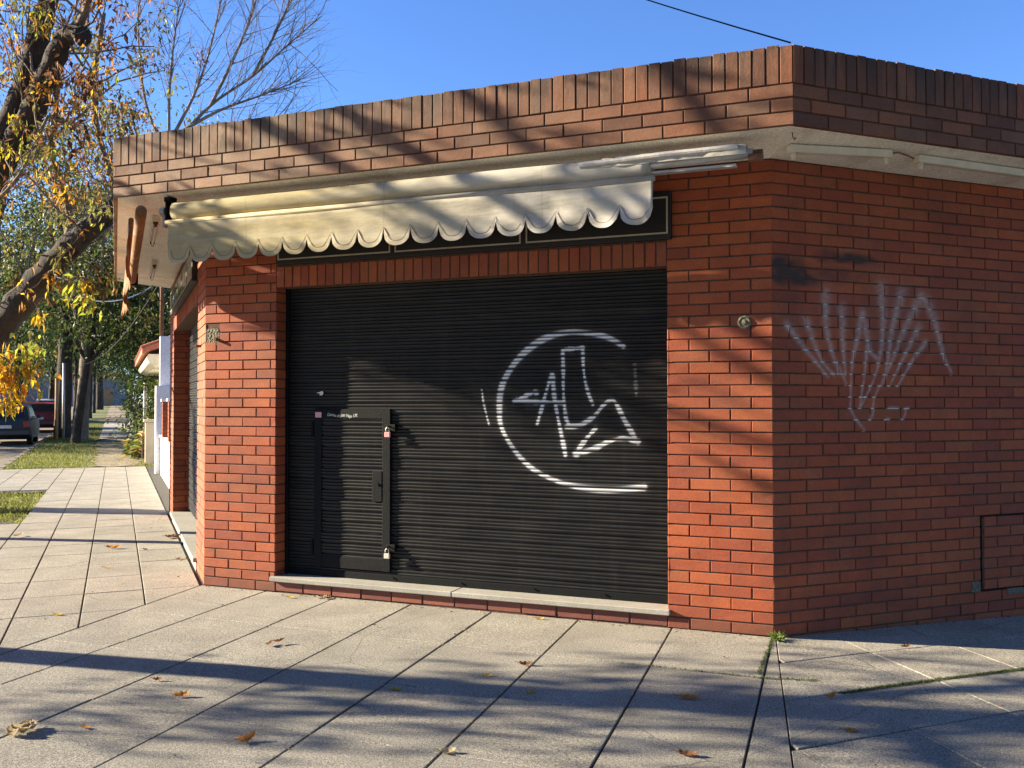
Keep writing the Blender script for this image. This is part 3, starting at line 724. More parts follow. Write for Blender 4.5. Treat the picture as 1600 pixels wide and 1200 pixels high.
def shutter_mesh(frame, length, z0, z1, y_off, xs, painted):
    o, u, n = frame; rows = []
    k0 = math.floor((z0-ST0)/SLAT); 
    for k in range(k0, k0+60):
        for (pz, po) in PROF:
            z = ST0+k*SLAT+pz
            if z0 <= z <= z1: rows.append((z, po+rnd.gauss(0, .00015)))
    rows = np.array(rows); R, C = len(rows), len(xs)
    Z = np.repeat(rows[:,0], C); O = np.repeat(rows[:,1], C); Xs = np.tile(xs, R)
    sl = np.floor((Z-ST0)/SLAT); wob = .0024*np.sin(Xs*1.3+sl*2.1)+.0016*np.sin(Xs*3.7+sl*1.7)+.0008*np.sin(Xs*11+sl*5)
    V = o + Xs[:,None]*u + Z[:,None]*ez + (O+wob+y_off)[:,None]*n
    m = MB(); ii = np.arange((R-1)*C).reshape(R-1, C)[:, :-1].ravel()
    m.v.append(V); m.n = len(V); m.f = np.stack([ii, ii+1, ii+C+1, ii+C], 1).tolist(); m.mi = [0]*len(m.f)
    m.pa['paint'] = paint_shutter(np.stack([Xs, Z], 1), O) if painted else np.zeros(len(V))
    return m
xs = np.r_[np.linspace(.735, 2.45, 60), np.arange(2.455, 3.88, .006), np.linspace(3.89, 3.99, 4)]
shut = shutter_mesh((np.array([0,REC,0]), ex, n_f), 0, ST0+.03, 2.62, 0, xs, True).build('roller_shutter', M['shutter'], shop)
lm = shutter_mesh((e_l*0-n_l*.2, e_l, n_l), 0, .14, 2.62, 0, np.linspace(OPL[0]+.01, OPL[1]-.01, 40), False).build('roller_shutter', M['shutter'], shop)
def sub(mb_, name, m, par=None, **k):
    return mb_.build(name, m, par or shut, **k)
fr_s = (np.array([0,REC,0]), ex, ez, n_f)
q = MB(); q.box((.73,.128,-.02), (3.993,ST0+.032,.014), 0, fr_s, .003)
for xk in (1.2,1.75,2.35,2.95,3.5): q.tube([np.array([xk,REC-.012,.162]), np.array([xk,REC-.024,.162])], .007, 8)
sub(q, 'bottom_rail', M['blackmetal'])
q = MB(); q.box((.728,.128,-.05), (.756,2.55,.032), 0, fr_s, .003); sub(q, 'guide_rail', M['blackmetal'])
q = MB(); q.box((3.966,.128,-.05), (3.994,2.55,.032), 0, fr_s, .003); sub(q, 'guide_rail', M['blackmetal'])
WK = (1.012, 1.728, .205, 1.500)
lf = shutter_mesh((np.array([0,REC,0]), ex, n_f), 0, WK[2]+.06, WK[3]-.06, .012, np.linspace(WK[0]+.05, WK[1]-.05, 20), False); sub(lf, 'wicket_door', M['shutter'])
q = MB()
q.box((WK[0],WK[2],0), (WK[0]+.072,WK[3],.026), 0, fr_s, .003); q.box((WK[1]-.072,WK[2],0), (WK[1],WK[3],.028), 0, fr_s, .003)
q.box((WK[0]+.0722,WK[3]-.078,0), (WK[1]-.0722,WK[3]-.001,.024), 0, fr_s, .003); q.box((WK[0]+.0722,WK[2]+.001,0), (WK[1]-.0722,WK[2]+.098,.024), 0, fr_s, .003)
sub(q, 'wicket_frame', M['blackmetal'])
for zh in (1.33, .36): q = MB(); q.tube([(WK[0]-.02,REC-.022,zh-.06), (WK[0]-.02,REC-.022,zh+.06)], .012, 8); sub(q, 'hinge', M['blackmetal'])
q = MB(); q.box((1.565,.757,.0), (1.655,1.005,.031), 0, fr_s, .004); q.tube([(1.615,REC-.03,.90), (1.615,REC-.038,.90)], .012, 10); sub(q, 'lock_plate', M['blackmetal'])
for zk, nm in ((1.352,'hasp'), (.398,'hasp')):
    q = MB(); q.box((1.700,zk-.03,.01), (1.778,zk+.028,.036), 0, fr_s, .004); q.tube([(1.722,REC-.034,zk-.018), (1.722,REC-.058,zk-.018), (1.722,REC-.058,zk+.012), (1.722,REC-.034,zk+.012)], .006, 6); sub(q, nm, M['blackmetal'])
q = MB(); q.box((1.022,1.43,.0262), (1.082,1.474,.0270), 0, fr_s); sub(q, 'sticker', M['sticker'])
q = MB(); q.add([np.array([a, REC-.0125, z]) for a, z in ((1.02,1.632),(1.055,1.640),(1.082,1.648),(1.092,1.630),(1.078,1.612),(1.05,1.615),(1.062,1.626))], [(0,6,1),(1,6,3,2),(6,5,4,3)]); sub(q, 'paper_scrap', M['paper'])
# faint pen writing on the top bar of the wicket
fc = bpy.data.curves.new('pen_text', 'FONT'); fc.body = 'Camino de Juan Viejo 17K'; fc.size = .036; fc.shear = .25; fc.space_character = .92
fo = bpy.data.objects.new('pen_text_source', fc); COL.objects.link(fo); bpy.context.view_layer.update()
me = bpy.data.meshes.new_from_object(fo.evaluated_get(bpy.context.evaluated_depsgraph_get())); bpy.data.objects.remove(fo)
for v in me.vertices:
    x, y = v.co.x, v.co.y; v.co = Vector((1.135+x*.82, REC-.0246, 1.440+y+.004*math.sin(x*40)-.02*x)) - shop.location
me.materials.clear(); me.materials.append(M['ink']); po = bpy.data.objects.new('pen_writing', me); COL.objects.link(po); po.parent = shut

# ---- padlocks
def padlock(loc, body, label, tilt=0):
    o = thing('padlock', loc, label, 'padlock'); x, y, z = loc
    m = MB(); m.box((-.024,-.011,-.021), (.024,.011,.021), 0, (np.array(loc), ex, np.array([0,1.,0]), ez), .004)
    m.build('lock_body', body, o)
    m = MB(); m.tube([(x-.016,y,z+.018), (x-.016,y,z+.040)]+[(x+.016*math.cos(a),y,z+.040+.016*math.sin(a)) for a in np.linspace(math.pi,0,9)]+[(x+.016,y,z+.040), (x+.016,y,z+.018)], .0042, 8); m.build('shackle', M['steel'], o, smooth=True)
    return o
padlock((1.722, REC-.058, 1.298), M['pink'], 'small pink padlock on the upper hasp of the shutter door')
padlock((1.720, REC-.058, .338), M['brass'], 'small pale brass padlock on the lower hasp of the shutter door')

# ---- signboards
def signboard(frame, a0, a1, z0, z1, panels, label, dep=.045, inner=None):
    o_, u, n = frame; o = thing('signboard', o_+u*((a0+a1)/2)+ez*((z0+z1)/2), label, 'signboard'); fr4 = (o_, u, ez, n)
    m = MB(); m.box((a0,z0,-.006), (a1,z1,dep), 0, fr4, .004); m.build('board', M['black'], o)
    w = (a1-a0)/panels
    for k in range(panels):
        m = MB(); x0, x1, y0, y1 = a0+k*w+.02, a0+(k+1)*w-.02, z0+.035, z1-.035; l = .011; d0, d1 = dep-.001, dep+.004
        for b in ((x0,y0,x1,y0+l), (x0,y1-l,x1,y1), (x0,y0+l,x0+l,y1-l), (x1-l,y0+l,x1,y1-l)): m.box((b[0],b[1],d0), (b[2],b[3],d1), 0, fr4)
        if inner: m.box((x0+l,y0+l,d0), (x1-l,y1-l,d0+.0025), 1, fr4)
        m.build('panel_border', [M['creamline'], inner or M['black']], o)
    return o
signboard((A0, ex, n_f), .752, 4.032, 2.684, 3.012, 3, 'long black signboard with three cream outlined panels above the front shutter')
signboard((A0, e_l, n_l), .9, 4.75, 2.70, 3.02, 5, 'black signboard on the left wall seen at a steep angle behind the awning', .05, M['glass'])

# ---- awnings
def awning(o_, u, n, L0, L1, roll, valance, cloth, trim, label, nscal, stub=None, sag=0.0, seed=1, wr=1.0, fold=0.0):
    r_ = random.Random(seed); o = thing('awning', o_+u*((L0+L1)/2)+n*roll[0]+ez*roll[1], label, 'awning')
    P = lambda a, d, z: np.asarray(o_)+u*a+n*d+ez*z
    # rolled cloth
    m = MB(); N = 60; S = 18; ph = [r_.uniform(0,6) for _ in range(6)]; V = []
    for i in range(N+1):
        a = L0+.02+(L1-.04-L0)*i/N
        for j in range(S):
            th = 2*math.pi*j/S; rr = roll[2]*(1+.02*math.sin(a*2.1+ph[0]+th)+.012*math.sin(a*5.3+2*th+ph[1])); V.append(P(a, roll[0]+rr*math.cos(th)*.9, roll[1]+rr*math.sin(th)))
    m.add(V, [(i*S+j, (i+1)*S+j, (i+1)*S+(j+1)%S, i*S+(j+1)%S) for i in range(N) for j in range(S)]+[tuple(range(S)), tuple(N*S+j for j in range(S))[::-1]])
    m.build('cloth_roll', cloth, o, smooth=True)
    # hanging valance with scalloped hem
    vd, zt, zb, dp = valance; w = (L1-L0)/nscal; K = 14; rows = 9
    def edge(a):
        f = ((a-L0)/w) % 1.0; return zb + sag*(a-L0)/(L1-L0) + dp*(1-math.sqrt(max(0, 1-abs(2*f-1)**2.3)))
    def depth(a, z):
        h = (zt-z)/(zt-zb); q = (a-L0)/(L1-L0)
        return vd + h*(.007*math.sin(a*3.1+ph[2])+.004*math.sin(a*11+ph[3])+.005*math.sin(2*math.pi*(a-L0)/w)*.35) + wr*h*max(0,q-.62)*(.05*math.sin(a*13+6*h+ph[4])+.03*math.sin(a*29-9*h)) + .004*math.sin(z*40+a*3) + fold*h*math.sin(a*2.6+1.5*h+1.0)
    A = np.linspace(L0, L1, nscal*K+1)
    def sheet(mb_, top, bot, lift, mi=0):
        V = []
        for a in A:
            e = edge(a); z1_, z0_ = top(a, e), bot(a, e)
            for j in range(rows+1):
                z = z1_+(z0_-z1_)*j/rows; V.append(P(a, depth(a, z)+lift, z))
        R = rows+1
        F = [(i*R+j, i*R+j+1, (i+1)*R+j+1, (i+1)*R+j) for i in range(len(A)-1) for j in range(rows)]
        mb_.add(V, F, mi)
    m = MB(); sheet(m, lambda a, e: zt, lambda a, e: e, 0); va = m.build('valance', cloth, o, smooth=True)
    sm = va.modifiers.new('thickness', 'SOLIDIFY'); sm.thickness = .003; sm.offset = -1
    m = MB(); tw = .034
    def strip(lo, hi, lift, mb_):
        V = []
        for i, a in enumerate(A):
            e0 = np.array([a, edge(a)]); f1, f0 = edge(min(a+.004, L1)), edge(max(a-.004, L0)); tg = np.array([.008, f1-f0]); tg /= np.linalg.norm(tg)
            nn = np.array([-tg[1], tg[0]])
            f = ((a-L0)/w) % 1.0; k_ = min(f, 1-f)*w                        # do not cross over at the cusps
            for d in (lo, hi):
                q = e0+nn*d; cell = L0+math.floor(min((a-L0)/w, nscal-1e-6))*w
                q[0] = min(max(q[0], cell if f > 1e-6 else a), cell+w); V.append(P(q[0], depth(q[0], q[1])+lift, q[1]))
        mb_.add(V, [(2*i, 2*i+1, 2*i+3, 2*i+2) for i in range(len(A)-1)])
    strip(0, tw, .0022, m); t1 = m.build('hem_band', trim, o); m = MB(); strip(tw-.001, tw+.003, .0032, m); m.build('hem_piping', M['piping'], o)
    # front bar above the valance, torsion bar, end brackets, crank gear
    m = MB(); m.tube([P(L0-.03, vd-.012, zt+.012), P(L1+.01, vd-.012, zt+.012)], .021, 12); m.build('front_bar', trim, o, smooth=True)
    for a in ((L0-.05,) if stub else (L1+.03,)):
        m = MB(); m.box((-.008,-.05,-.06), (.008,.06,.10), 0, (P(a, roll[0]-.02, roll[1]), u, n, ez), .003); m.box((-.03,-.04,.085), (.03,.05,.125), 0, (P(a, roll[0]-.02, roll[1]), u, n, ez), .004); m.build('bracket', M['blackmetal'], o)
    if not stub: return o
    m = MB(); m.lathe([(.02,-.03), (.040,-.025), (.042,.02), (.02,.03), (.010,.05)], P(L0-.10, roll[0], roll[1]+.01), -u, 14)
    m.box((-.014,-.018,-.12), (.014,.018,-.03), 0, (P(L0-.10, roll[0]-.01, roll[1]), u, n, ez), .004); m.build('crank_gear', M['steel'], o)
    if stub:
        m = MB(); m.tube([P(L1-.25, roll[0]-.03, roll[1]+.03), P(stub, roll[0]-.03, roll[1]+.03)], .030, 12); m.build('torsion_bar', M['barmetal'], o, smooth=True)
        m = MB(); m.tube([P(L1-.6, roll[0]+.035, roll[1]-.02), P(stub-.02, roll[0]+.035, roll[1]+.005)], .024, 12); m.build('roller_tube', M['barmetal'], o, smooth=True)
        m = MB(); m.tube([P(L1-.5, vd, roll[1]+.03), P(L1+.05, vd+.01, roll[1]+.045), P(stub-.08, vd+.0, roll[1]+.05)], .020, 10)
        m.box((L1-.1, -.03, -.06), (stub-.1, .03, -.045), 0, (P(0, roll[0], roll[1]), u, n, ez)); m.build('folded_arm', M['barmetal'], o, smooth=False)
        m = MB(); V = []                     # torn cloth left on the bare bar
        for i in range(25):
            a = L1-.35+(.95)*i/24; rr = .056+.004*math.sin(i*2.3)*math.sin(i*.6)
            for j in range(10):
                th = math.pi*(-.1+1.25*j/9); k_ = 1+.05*math.sin(3*th+i*.7); V.append(P(a, roll[0]+.02+rr*math.cos(th)*k_, roll[1]+.02+rr*math.sin(th)*k_))
        m.add(V, [(i*10+j, (i+1)*10+j, (i+1)*10+j+1, i*10+j+1) for i in range(24) for j in range(9)]); m.build('torn_cloth', cloth, o, smooth=True)
        m = MB(); m.tube([P(stub-.02, roll[0]-.03, roll[1]+.03), P(stub+.06, roll[0]-.03, roll[1]+.03)], .018, 10); m.tube([P(stub-.02, roll[0]+.035, roll[1]-.02), P(stub+.07, roll[0]+.035, roll[1]-.02)], .026, 10); m.build('bar_end', M['rust'], o)
    return o
awning(A0, ex, n_f, -.026, 4.0, (.36, 3.118, .078), (.425, 3.010, 2.676, .108), M['cloth'], M['trim'], 'dirty cream awning rolled up over the front shutter with its scalloped valance hanging', 18, 4.63, .045, 3)
# left awning: folded, stained, seen end on
awning(A0, e_l, n_l, -.13, 4.65, (.52, 3.13, .05), (.61, 3.03, 2.62, .09), M['orange'], M['orange'], 'rust stained awning folded along the left wall and seen end on', 20, None, 0.0, 9, .5, .028)

# ---- lamp fittings under the eaves
def batten(p0, p1, label, tube=True, mat_=None):
    p0, p1 = np.asarray(p0, float), np.asarray(p1, float); d = p1-p0; L = np.linalg.norm(d); d /= L; s_ = np.cross(ez, d); s_ /= np.linalg.norm(s_); w = np.cross(d, s_)
    o = thing('strip_light', (p0+p1)/2, label, 'lamp'); fr4 = (p0, d, s_, w)
    m = MB(); m.box((0,-.028,-.052), (L,.028,.0), 0, fr4, .005); m.build('housing', mat_ or M['cream'], o)
    for a in (.02, L-.05):
        m = MB(); m.box((a,-.012,-.098), (a+.028,.012,-.05), 0, fr4, .004); m.box((a+.004,-.022,-.075), (a+.02,.022,-.052), 0, fr4, .003); m.build('lamp_holder', M['rust'] if tube else M['cream'], o)
    if tube:
        m = MB(); m.tube([p0+d*.048+w*-.082, p0+d*(L-.05)+w*-.082], .013, 10); m.build('tube', M['tube'], o, smooth=True)
    return o
def soff(off, dmax): return HS_W+(HS_O-HS_W)*off/dmax
R_ = lambda t, off: B0+e_r*t+n_r*off+ez*(soff(off, .457)+.004)
batten(R_(-.02,.20), R_(.74,.30), 'bare cream strip light under the right eave ending beside the awning bar', False)
batten(R_(.985,.285), R_(2.3,.27), 'cream strip light under the right eave running out of the picture', False)
Lf = lambda t, off: e_l*t+n_l*off+ez*(soff(off, .735)+.003)
batten(Lf(.55,.385), Lf(1.75,.375), 'white tube light under the left eave nearer the awning gear', True)
batten(Lf(3.3,.30), Lf(4.5,.29), 'white tube light under the far end of the left eave', True)
# small hook and cable stub under the right eave
mb = MB(); mb.tube([R_(-.12,.36)+ez*.0, R_(-.115,.36)-ez*.03, R_(-.10,.36)-ez*.045, R_(-.09,.36)-ez*.03], .004, 6); mb.build('wire_hook', M['rust'], shop)
mb = MB(); mb.tube([R_(.74,.30)-ez*.02, R_(.80,.31)-ez*.012, R_(.90,.30)-ez*.02, R_(.96,.29)-ez*.03], .005, 6); mb.build('loose_wire', M['rust'], shop)

# ---- overhead wire behind the parapet
def catenary(a, b, sag, n=18):
    a, b = np.asarray(a, float), np.asarray(b, float); t = np.linspace(0, 1, n)[:, None]; q = a+(b-a)*t; q[:, 2] -= (sag*4*t*(1-t))[:, 0]; return q
mb = MB(); mb.tube(catenary((4.87,-.40,3.795), (-1.53,7.79,9.70), .10), .0055, 6); tag(mb.build('overhead_wire', M['wire']), 'thin black wire rising from the parapet corner into the blue sky', 'wire')

# ================================================================== PLANT BUILDERS
def unit(v): v = np.asarray(v, float); return v/(np.linalg.norm(v)+1e-9)
class Leaves:
    def __init__(s): s.V = []; s.F = []; s.T = []; s.n = 0
    def leaf(s, p, d, L, w, col, r_, droop=.3, parts=2):
        d = unit(d); sd = unit(np.cross(d, r_.normal(size=3))); nn = np.cross(d, sd)
        tip = p+d*L-ez*droop*L; mid = p+d*L*.5-ez*droop*L*.2
        s.V += [p, mid+sd*w*.5+nn*w*.18, tip, mid-sd*w*.5+nn*w*.18]
        k = s.n; s.F += [(k, k+1, k+2), (k, k+2, k+3)]; s.T += [col, col]; s.n += 4
    def build(s, name, m, parent):
        b = MB(); b.v.append(np.array(s.V)); b.n = s.n; b.f = s.F; b.mi = [0]*len(s.F); b.fa['tint'] = np.array(s.T); return b.build(name, m, parent)
def grow(mb_, p, d, L, r, lvl, maxl, r_, tips, up=.15, kink=.22, nch=(3,5), sides=(7,5,4,3), shr=.62, mi=1):
    n = 5 if lvl < maxl else 4; pts = [np.asarray(p, float)]; d = unit(d)
    for i in range(n):
        d = unit(d + r_.normal(size=3)*kink + ez*up*.5); pts.append(pts[-1]+d*L/n)
    rad = np.linspace(r, r*.45 if lvl < maxl else r*.3, n+1)
    mb_.tube(pts, rad, sides[min(lvl, len(sides)-1)], mi, cap=False)
    if lvl >= maxl:
        tips.append((pts[-1], d)); tips.append((pts[-2], d)); return
    for c in range(r_.integers(*nch)):
        i = r_.integers(1, n+1); dd = unit(d + r_.normal(size=3)*.75 + ez*up)
        grow(mb_, pts[i], dd, L*shr*r_.uniform(.7,1.15), max(rad[i]*.6, .003), lvl+1, maxl, r_, tips, up, kink, nch, sides, shr, mi)
    if lvl > 0: tips.append((pts[-1], d))

# ---- the big leaning street tree on the left
YEL, ORA, BRN, OLV, LIM = (.72,.47,.03), (.55,.25,.035), (.16,.07,.035), (.20,.18,.045), (.34,.38,.05)
def street_tree():
    r_ = np.random.default_rng(5); base = LW(7.5, 2.8)
    o = thing('street_tree', base, 'big rough barked street tree with thick leaning limbs and yellow autumn leaves', 'tree')
    w = MB(); tips = []
    trunk = [tuple(base+[.0,.0,-.15]), tuple(base+[0,.0,.15]), (-7.2,3.33,.9), (-7.12,3.32,1.8), (-7.0,3.32,2.4), (-6.92,3.27,3.5), (-6.75,3.27,4.6)]
    lower = [(-6.98,3.3,2.1), (-6.46,3.28,2.61), (-6.04,3.29,3.01), (-5.64,3.3,3.35), (-5.26,3.3,3.64), (-4.86,3.31,3.91), (-4.51,3.3,4.1), (-4.2,3.31,4.3), (-3.95,3.4,4.45)]
    l1 = [(-6.8,3.27,4.45), (-6.4,3.28,5.38), (-6.08,3.3,5.94), (-5.86,3.27,6.36), (-5.67,3.23,6.82), (-5.48,3.19,7.23), (-5.31,3.14,7.85), (-5.01,3.13,8.68)]
    l2 = [(-6.6,3.25,4.8), (-6.07,3.24,5.33), (-5.69,3.21,5.82), (-5.36,3.15,6.21), (-5.1,3.07,6.47), (-4.83,3.0,6.55), (-4.58,2.96,6.46)]
    l3 = [(-4.85,3.03,6.52), (-4.62,2.97,6.68), (-4.41,2.91,6.95), (-4.23,2.83,7.5), (-3.9,2.8,8.2)]
    l4 = [(-6.9,3.3,3.6), (-7.4,3.0,4.6), (-8.0,2.9,5.9), (-8.3,2.9,7.2)]
    p1 = [(-5.75,3.32,3.25), (-6.0,3.9,3.8), (-6.27,4.33,4.3), (-6.32,4.31,4.62), (-6.42,4.25,5.04), (-6.53,4.2,5.38), (-6.48,4.21,5.9), (-6.4,4.2,6.6)]
    p2 = [(-5.1,3.32,3.7), (-5.3,4.2,4.2), (-5.54,4.6,4.6), (-5.68,4.56,5.01), (-5.8,4.5,5.43), (-5.89,4.46,5.82), (-5.92,4.43,6.27), (-5.88,4.44,6.8), (-5.7,4.4,7.5)]
    sl = [(-6.5,2.75,3.9), (-6.03,2.81,4.28), (-5.7,2.94,4.68), (-5.52,3.0,5.06), (-5.3,3.05,5.5)]
    for pts, r0, r1, sd in ((trunk,.36,.26,14), (lower,.23,.10,12), (l1,.215,.10,12), (l2,.18,.11,11), (l3,.06,.03,8), (l4,.14,.06,9), (p1,.06,.045,8), (p2,.05,.035,8), (sl,.03,.02,6)):
        q = smooth_poly(pts, 4); w.tube(q, np.linspace(r0, r1, len(q))*(1+.10*np.sin(np.arange(len(q))*1.9)), sd, 0 if r0 > .08 else 1, True, .07)
    w.lathe([(.12,-.02), (.135,.0), (.11,.05), (.02,.06)], (-4.60,2.965,6.46), unit((.8,-.3,-.15)), 9, 0)
    tr = w
    tw = MB()
    drop = smooth_poly([(-4.6,3.36,4.02), (-4.62,3.38,3.58), (-4.68,3.38,3.22), (-4.73,3.37,3.0), (-4.83,3.33,2.86), (-4.9,3.3,2.92), (-4.93,3.3,3.0)], 3); tw.tube(drop, np.linspace(.014,.006,len(drop)), 5, 0)
    for a, b in (((-4.63,3.38,3.5),(-4.78,3.35,3.56)), ((-4.66,3.38,3.32),(-4.5,3.36,3.33)), ((-4.72,3.37,3.02),(-4.70,3.36,3.22))): tw.tube([a, b], [.006,.003], 4, 0)
    yb = smooth_poly([(-6.95,3.3,2.9), (-6.2,2.5,2.75), (-5.5,2.12,2.35), (-5.05,2.18,2.12), (-4.86,2.26,1.9), (-4.86,2.27,1.55)], 4); tw.tube(yb, np.linspace(.03,.006,len(yb)), 6, 0)
    for src, cnt, L in ((lower, 22, 1.1), (l1, 20, 1.5), (l2, 18, 1.3), (l3, 12, 1.3), (l4, 10, 1.5), (p1, 16, 1.1), (p2, 18, 1.2), (sl, 8, .8)):
        q = smooth_poly(src, 5)
        for c in range(cnt):
            i = r_.integers(3, len(q)-1); d = unit(q[min(i+1, len(q)-1)]-q[i-1]); dd = unit(d*.5+r_.normal(size=3)*.75+ez*.30)
            grow(tw, q[i], dd, L*r_.uniform(.5,1.15), r_.uniform(.010,.022), 1, 3, r_, tips, .12, .2, (2,4), (6,5,4,3), .6, 0)
    for k, (q, dq) in enumerate([((-4.9,2.25,2.0),(.2,0,-1)), ((-5.1,2.17,2.1),(0,.1,-1)), ((-5.3,2.12,2.2),(-.2,0,-1)), ((-4.98,2.2,2.1),(.5,.2,-.6)), ((-4.86,2.27,1.8),(.3,0,-.8)), ((-5.2,2.14,2.2),(.1,-.1,-1))]):
        grow(tw, q, dq, .35, .006, 2, 3, r_, [], -.6, .2, (2,4), (4,4,3,3), .7, 0)
    lv = Leaves()
    def spray(p, n, cols, L=.085, w=.030, sp=.065):
        for _ in range(n):
            c = np.array(cols[r_.integers(len(cols))])*r_.uniform(.75,1.2)
            lv.leaf(p+r_.normal(size=3)*sp, unit(r_.normal(size=3)*.7-ez*.7), L*r_.uniform(.7,1.3), w*r_.uniform(.8,1.3), c, r_, .3)
    for (p, d) in tips:
        x = r_.random(); hi = p[2]
        if x < .53: continue
        if x < .56: cols = [YEL, YEL, ORA]
        elif x < .80: cols = [OLV, OLV, LIM, (.22,.19,.05)]
        elif x < .90: cols = [ORA, BRN, (.36,.19,.06)]
        else: cols = [BRN, BRN, (.13,.06,.035)]
        spray(p, r_.integers(6, 15), cols)
    # bunches seen as clear patches of one colour
    for p, n, cols, sp in (((-5.1,2.17,2.05), 120, [YEL,YEL,ORA,(.85,.62,.05)], .17), ((-4.95,2.22,1.82), 90, [YEL,YEL,ORA], .15), ((-5.25,2.12,1.75), 90, [YEL,(.85,.62,.05),ORA], .15), ((-5.0,2.2,1.55), 40, [YEL,YEL,LIM], .09), ((-4.80,2.28,2.0), 60, [ORA,LIM,OLV], .13), ((-4.75,2.3,2.15), 60, [LIM,OLV,(.25,.34,.05)], .13), ((-5.4,2.1,2.0), 60, [YEL,ORA], .14), ((-5.3,2.1,1.55), 50, [YEL,(.85,.62,.05)], .10),
        ((-5.35,3.2,3.3), 22, [YEL,ORA], .09), ((-4.98,3.2,3.12), 26, [LIM,YEL,LIM], .12), ((-4.75,3.2,3.05), 26, [LIM,LIM,YEL], .12), ((-4.66,3.2,2.85), 10, [LIM], .06), ((-5.6,3.2,3.42), 16, [YEL,ORA], .08), ((-5.5,3.1,2.75), 12, [YEL], .05), ((-5.0,3.0,4.35), 24, [ORA,YEL], .12), ((-4.9,3.1,5.2), 60, [BRN,(.13,.06,.035)], .16), ((-5.1,3.1,6.0), 50, [BRN,ORA], .15), ((-4.6,3.0,5.9), 50, [BRN,BRN,(.13,.06,.035)], .13), ((-5.0,3.05,5.6), 26, [YEL,ORA], .10), ((-4.45,3.1,6.0), 26, [YEL,YEL,LIM], .12), ((-4.1,3.0,6.3), 40, [ORA,BRN], .16), ((-4.3,3.0,6.9), 30, [ORA,(.4,.2,.07)], .15), ((-5.9,3.2,5.3), 40, [BRN,ORA], .18), ((-6.2,3.1,6.3), 40, [BRN,ORA,YEL], .2), ((-6.1,3.0,5.1), 14, [(.8,.7,.05)], .06), ((-5.3,3.0,4.9), 22, [YEL,LIM], .12), ((-5.6,3.0,6.9), 26, [YEL,LIM,OLV], .2)):
        spray(np.array(p), n, cols, .12, .05, sp)
    # hanging seed bunches
    for p in ((-4.95,3.1,5.95), (-4.72,3.05,5.85), (-4.35,3.0,5.9), (-4.9,3.6,4.95), (-5.35,3.1,5.9)):
        for _ in range(60):
            lv.leaf(np.array(p)+r_.normal(size=3)*np.array([.06,.06,.12]), (r_.normal()*.2, r_.normal()*.2, -1), .07, .018, np.array(BRN)*r_.uniform(.5,1.1), r_, .1)
    tr.build('trunk', [M['bark'], M['palebark']], o, smooth=True); b = tw.build('branches', M['twig'], o, smooth=True); lv.build('crown', M['dryleaf'], o)
street_tree()

# ---- bare tree behind the shop
def bare_tree():
    r_ = np.random.default_rng(21); base = LG(11.6, -.75)
    o = thing('bare_tree', base, 'leafless tree whose fine pale branches fan out above the left end of the parapet', 'tree')
    w = MB(); tips = []; fork = np.array([-7.75, 8.05, 6.5])
    q = smooth_poly([tuple(base-[0,0,.2]), tuple(base+[.0,.02,2.2]), tuple(base+np.array([.05,-.1,4.4])), tuple(fork)], 4); w.tube(q, np.linspace(.12,.035,len(q)), 10, 0, True, .05)
    limbs = [[(-7.75,8.05,6.5),(-6.9,8.25,7.35),(-6.1,8.5,7.9),(-5.4,8.7,8.5),(-4.75,8.84,9.0)], [(-7.7,8.05,6.7),(-7.2,8.2,7.7),(-6.8,8.2,8.7),(-6.5,8.15,9.8)], [(-7.4,8.1,6.9),(-6.7,8.3,7.25),(-5.9,8.5,7.5),(-5.2,8.7,7.75)],
             [(-7.75,8.05,6.6),(-7.7,8.0,7.6),(-7.5,7.9,8.6),(-7.3,7.9,9.6)], [(-6.9,8.25,7.35),(-6.4,8.35,8.3),(-6.0,8.4,9.2),(-5.8,8.4,10.0)], [(-7.75,8.0,6.4),(-8.1,7.8,7.4),(-8.2,7.7,8.6),(-8.1,7.6,9.6)], [(-6.1,8.5,7.9),(-5.6,8.55,8.7),(-5.2,8.6,9.5)],
             [(-7.7,8.05,6.3),(-6.9,8.3,6.75),(-6.0,8.5,6.85),(-5.4,8.6,7.0)]]
    for L in limbs:
        q = smooth_poly(L, 5); w.tube(q, np.linspace(.036,.007,len(q)), 7, 1, False)
        for c in range(24):
            i = r_.integers(4, len(q)-1); d = unit(q[i]-q[i-2]); dd = unit(d+r_.normal(size=3)*.5+ez*.25)
            grow(w, q[i], dd, r_.uniform(.6,1.5), .009, 1, 2, r_, tips, .12, .14, (4,7), (5,4,3,3), .62, 1)
    w.build('branches', [M['palebark'], M['twig']], o, smooth=True)
bare_tree()

# ---- leafy background trees
def crown_leaves(r_, cen, rad, nclump, per, size, pal, spread=.55, shell=.55):
    lv = Leaves(); cen = np.asarray(cen, float); rad = np.asarray(rad, float)
    for _ in range(nclump):
        d = unit(r_.normal(size=3)); k = shell+(1-shell)*r_.random()**.6
        if r_.random() < .25: k *= r_.random()
        cc = cen+d*rad*k; base = np.array(pal[r_.integers(len(pal))])*r_.uniform(.65,1.3); s_ = spread*r_.uniform(.6,1.3)
        for _ in range(per):
            lv.leaf(cc+r_.normal(size=3)*s_*np.array([1,1,.6]), unit(r_.normal(size=3)+d*.5-ez*.15), size*r_.uniform(.7,1.4), size*.5*r_.uniform(.7,1.3), base*r_.uniform(.7,1.3), r_, .25)
    return lv
GRN = [(.045,.075,.018), (.06,.095,.022), (.035,.06,.016), (.085,.12,.025), (.07,.085,.03)]
GRN2 = [(.09,.13,.025), (.12,.16,.03), (.06,.10,.02), (.15,.17,.03)]
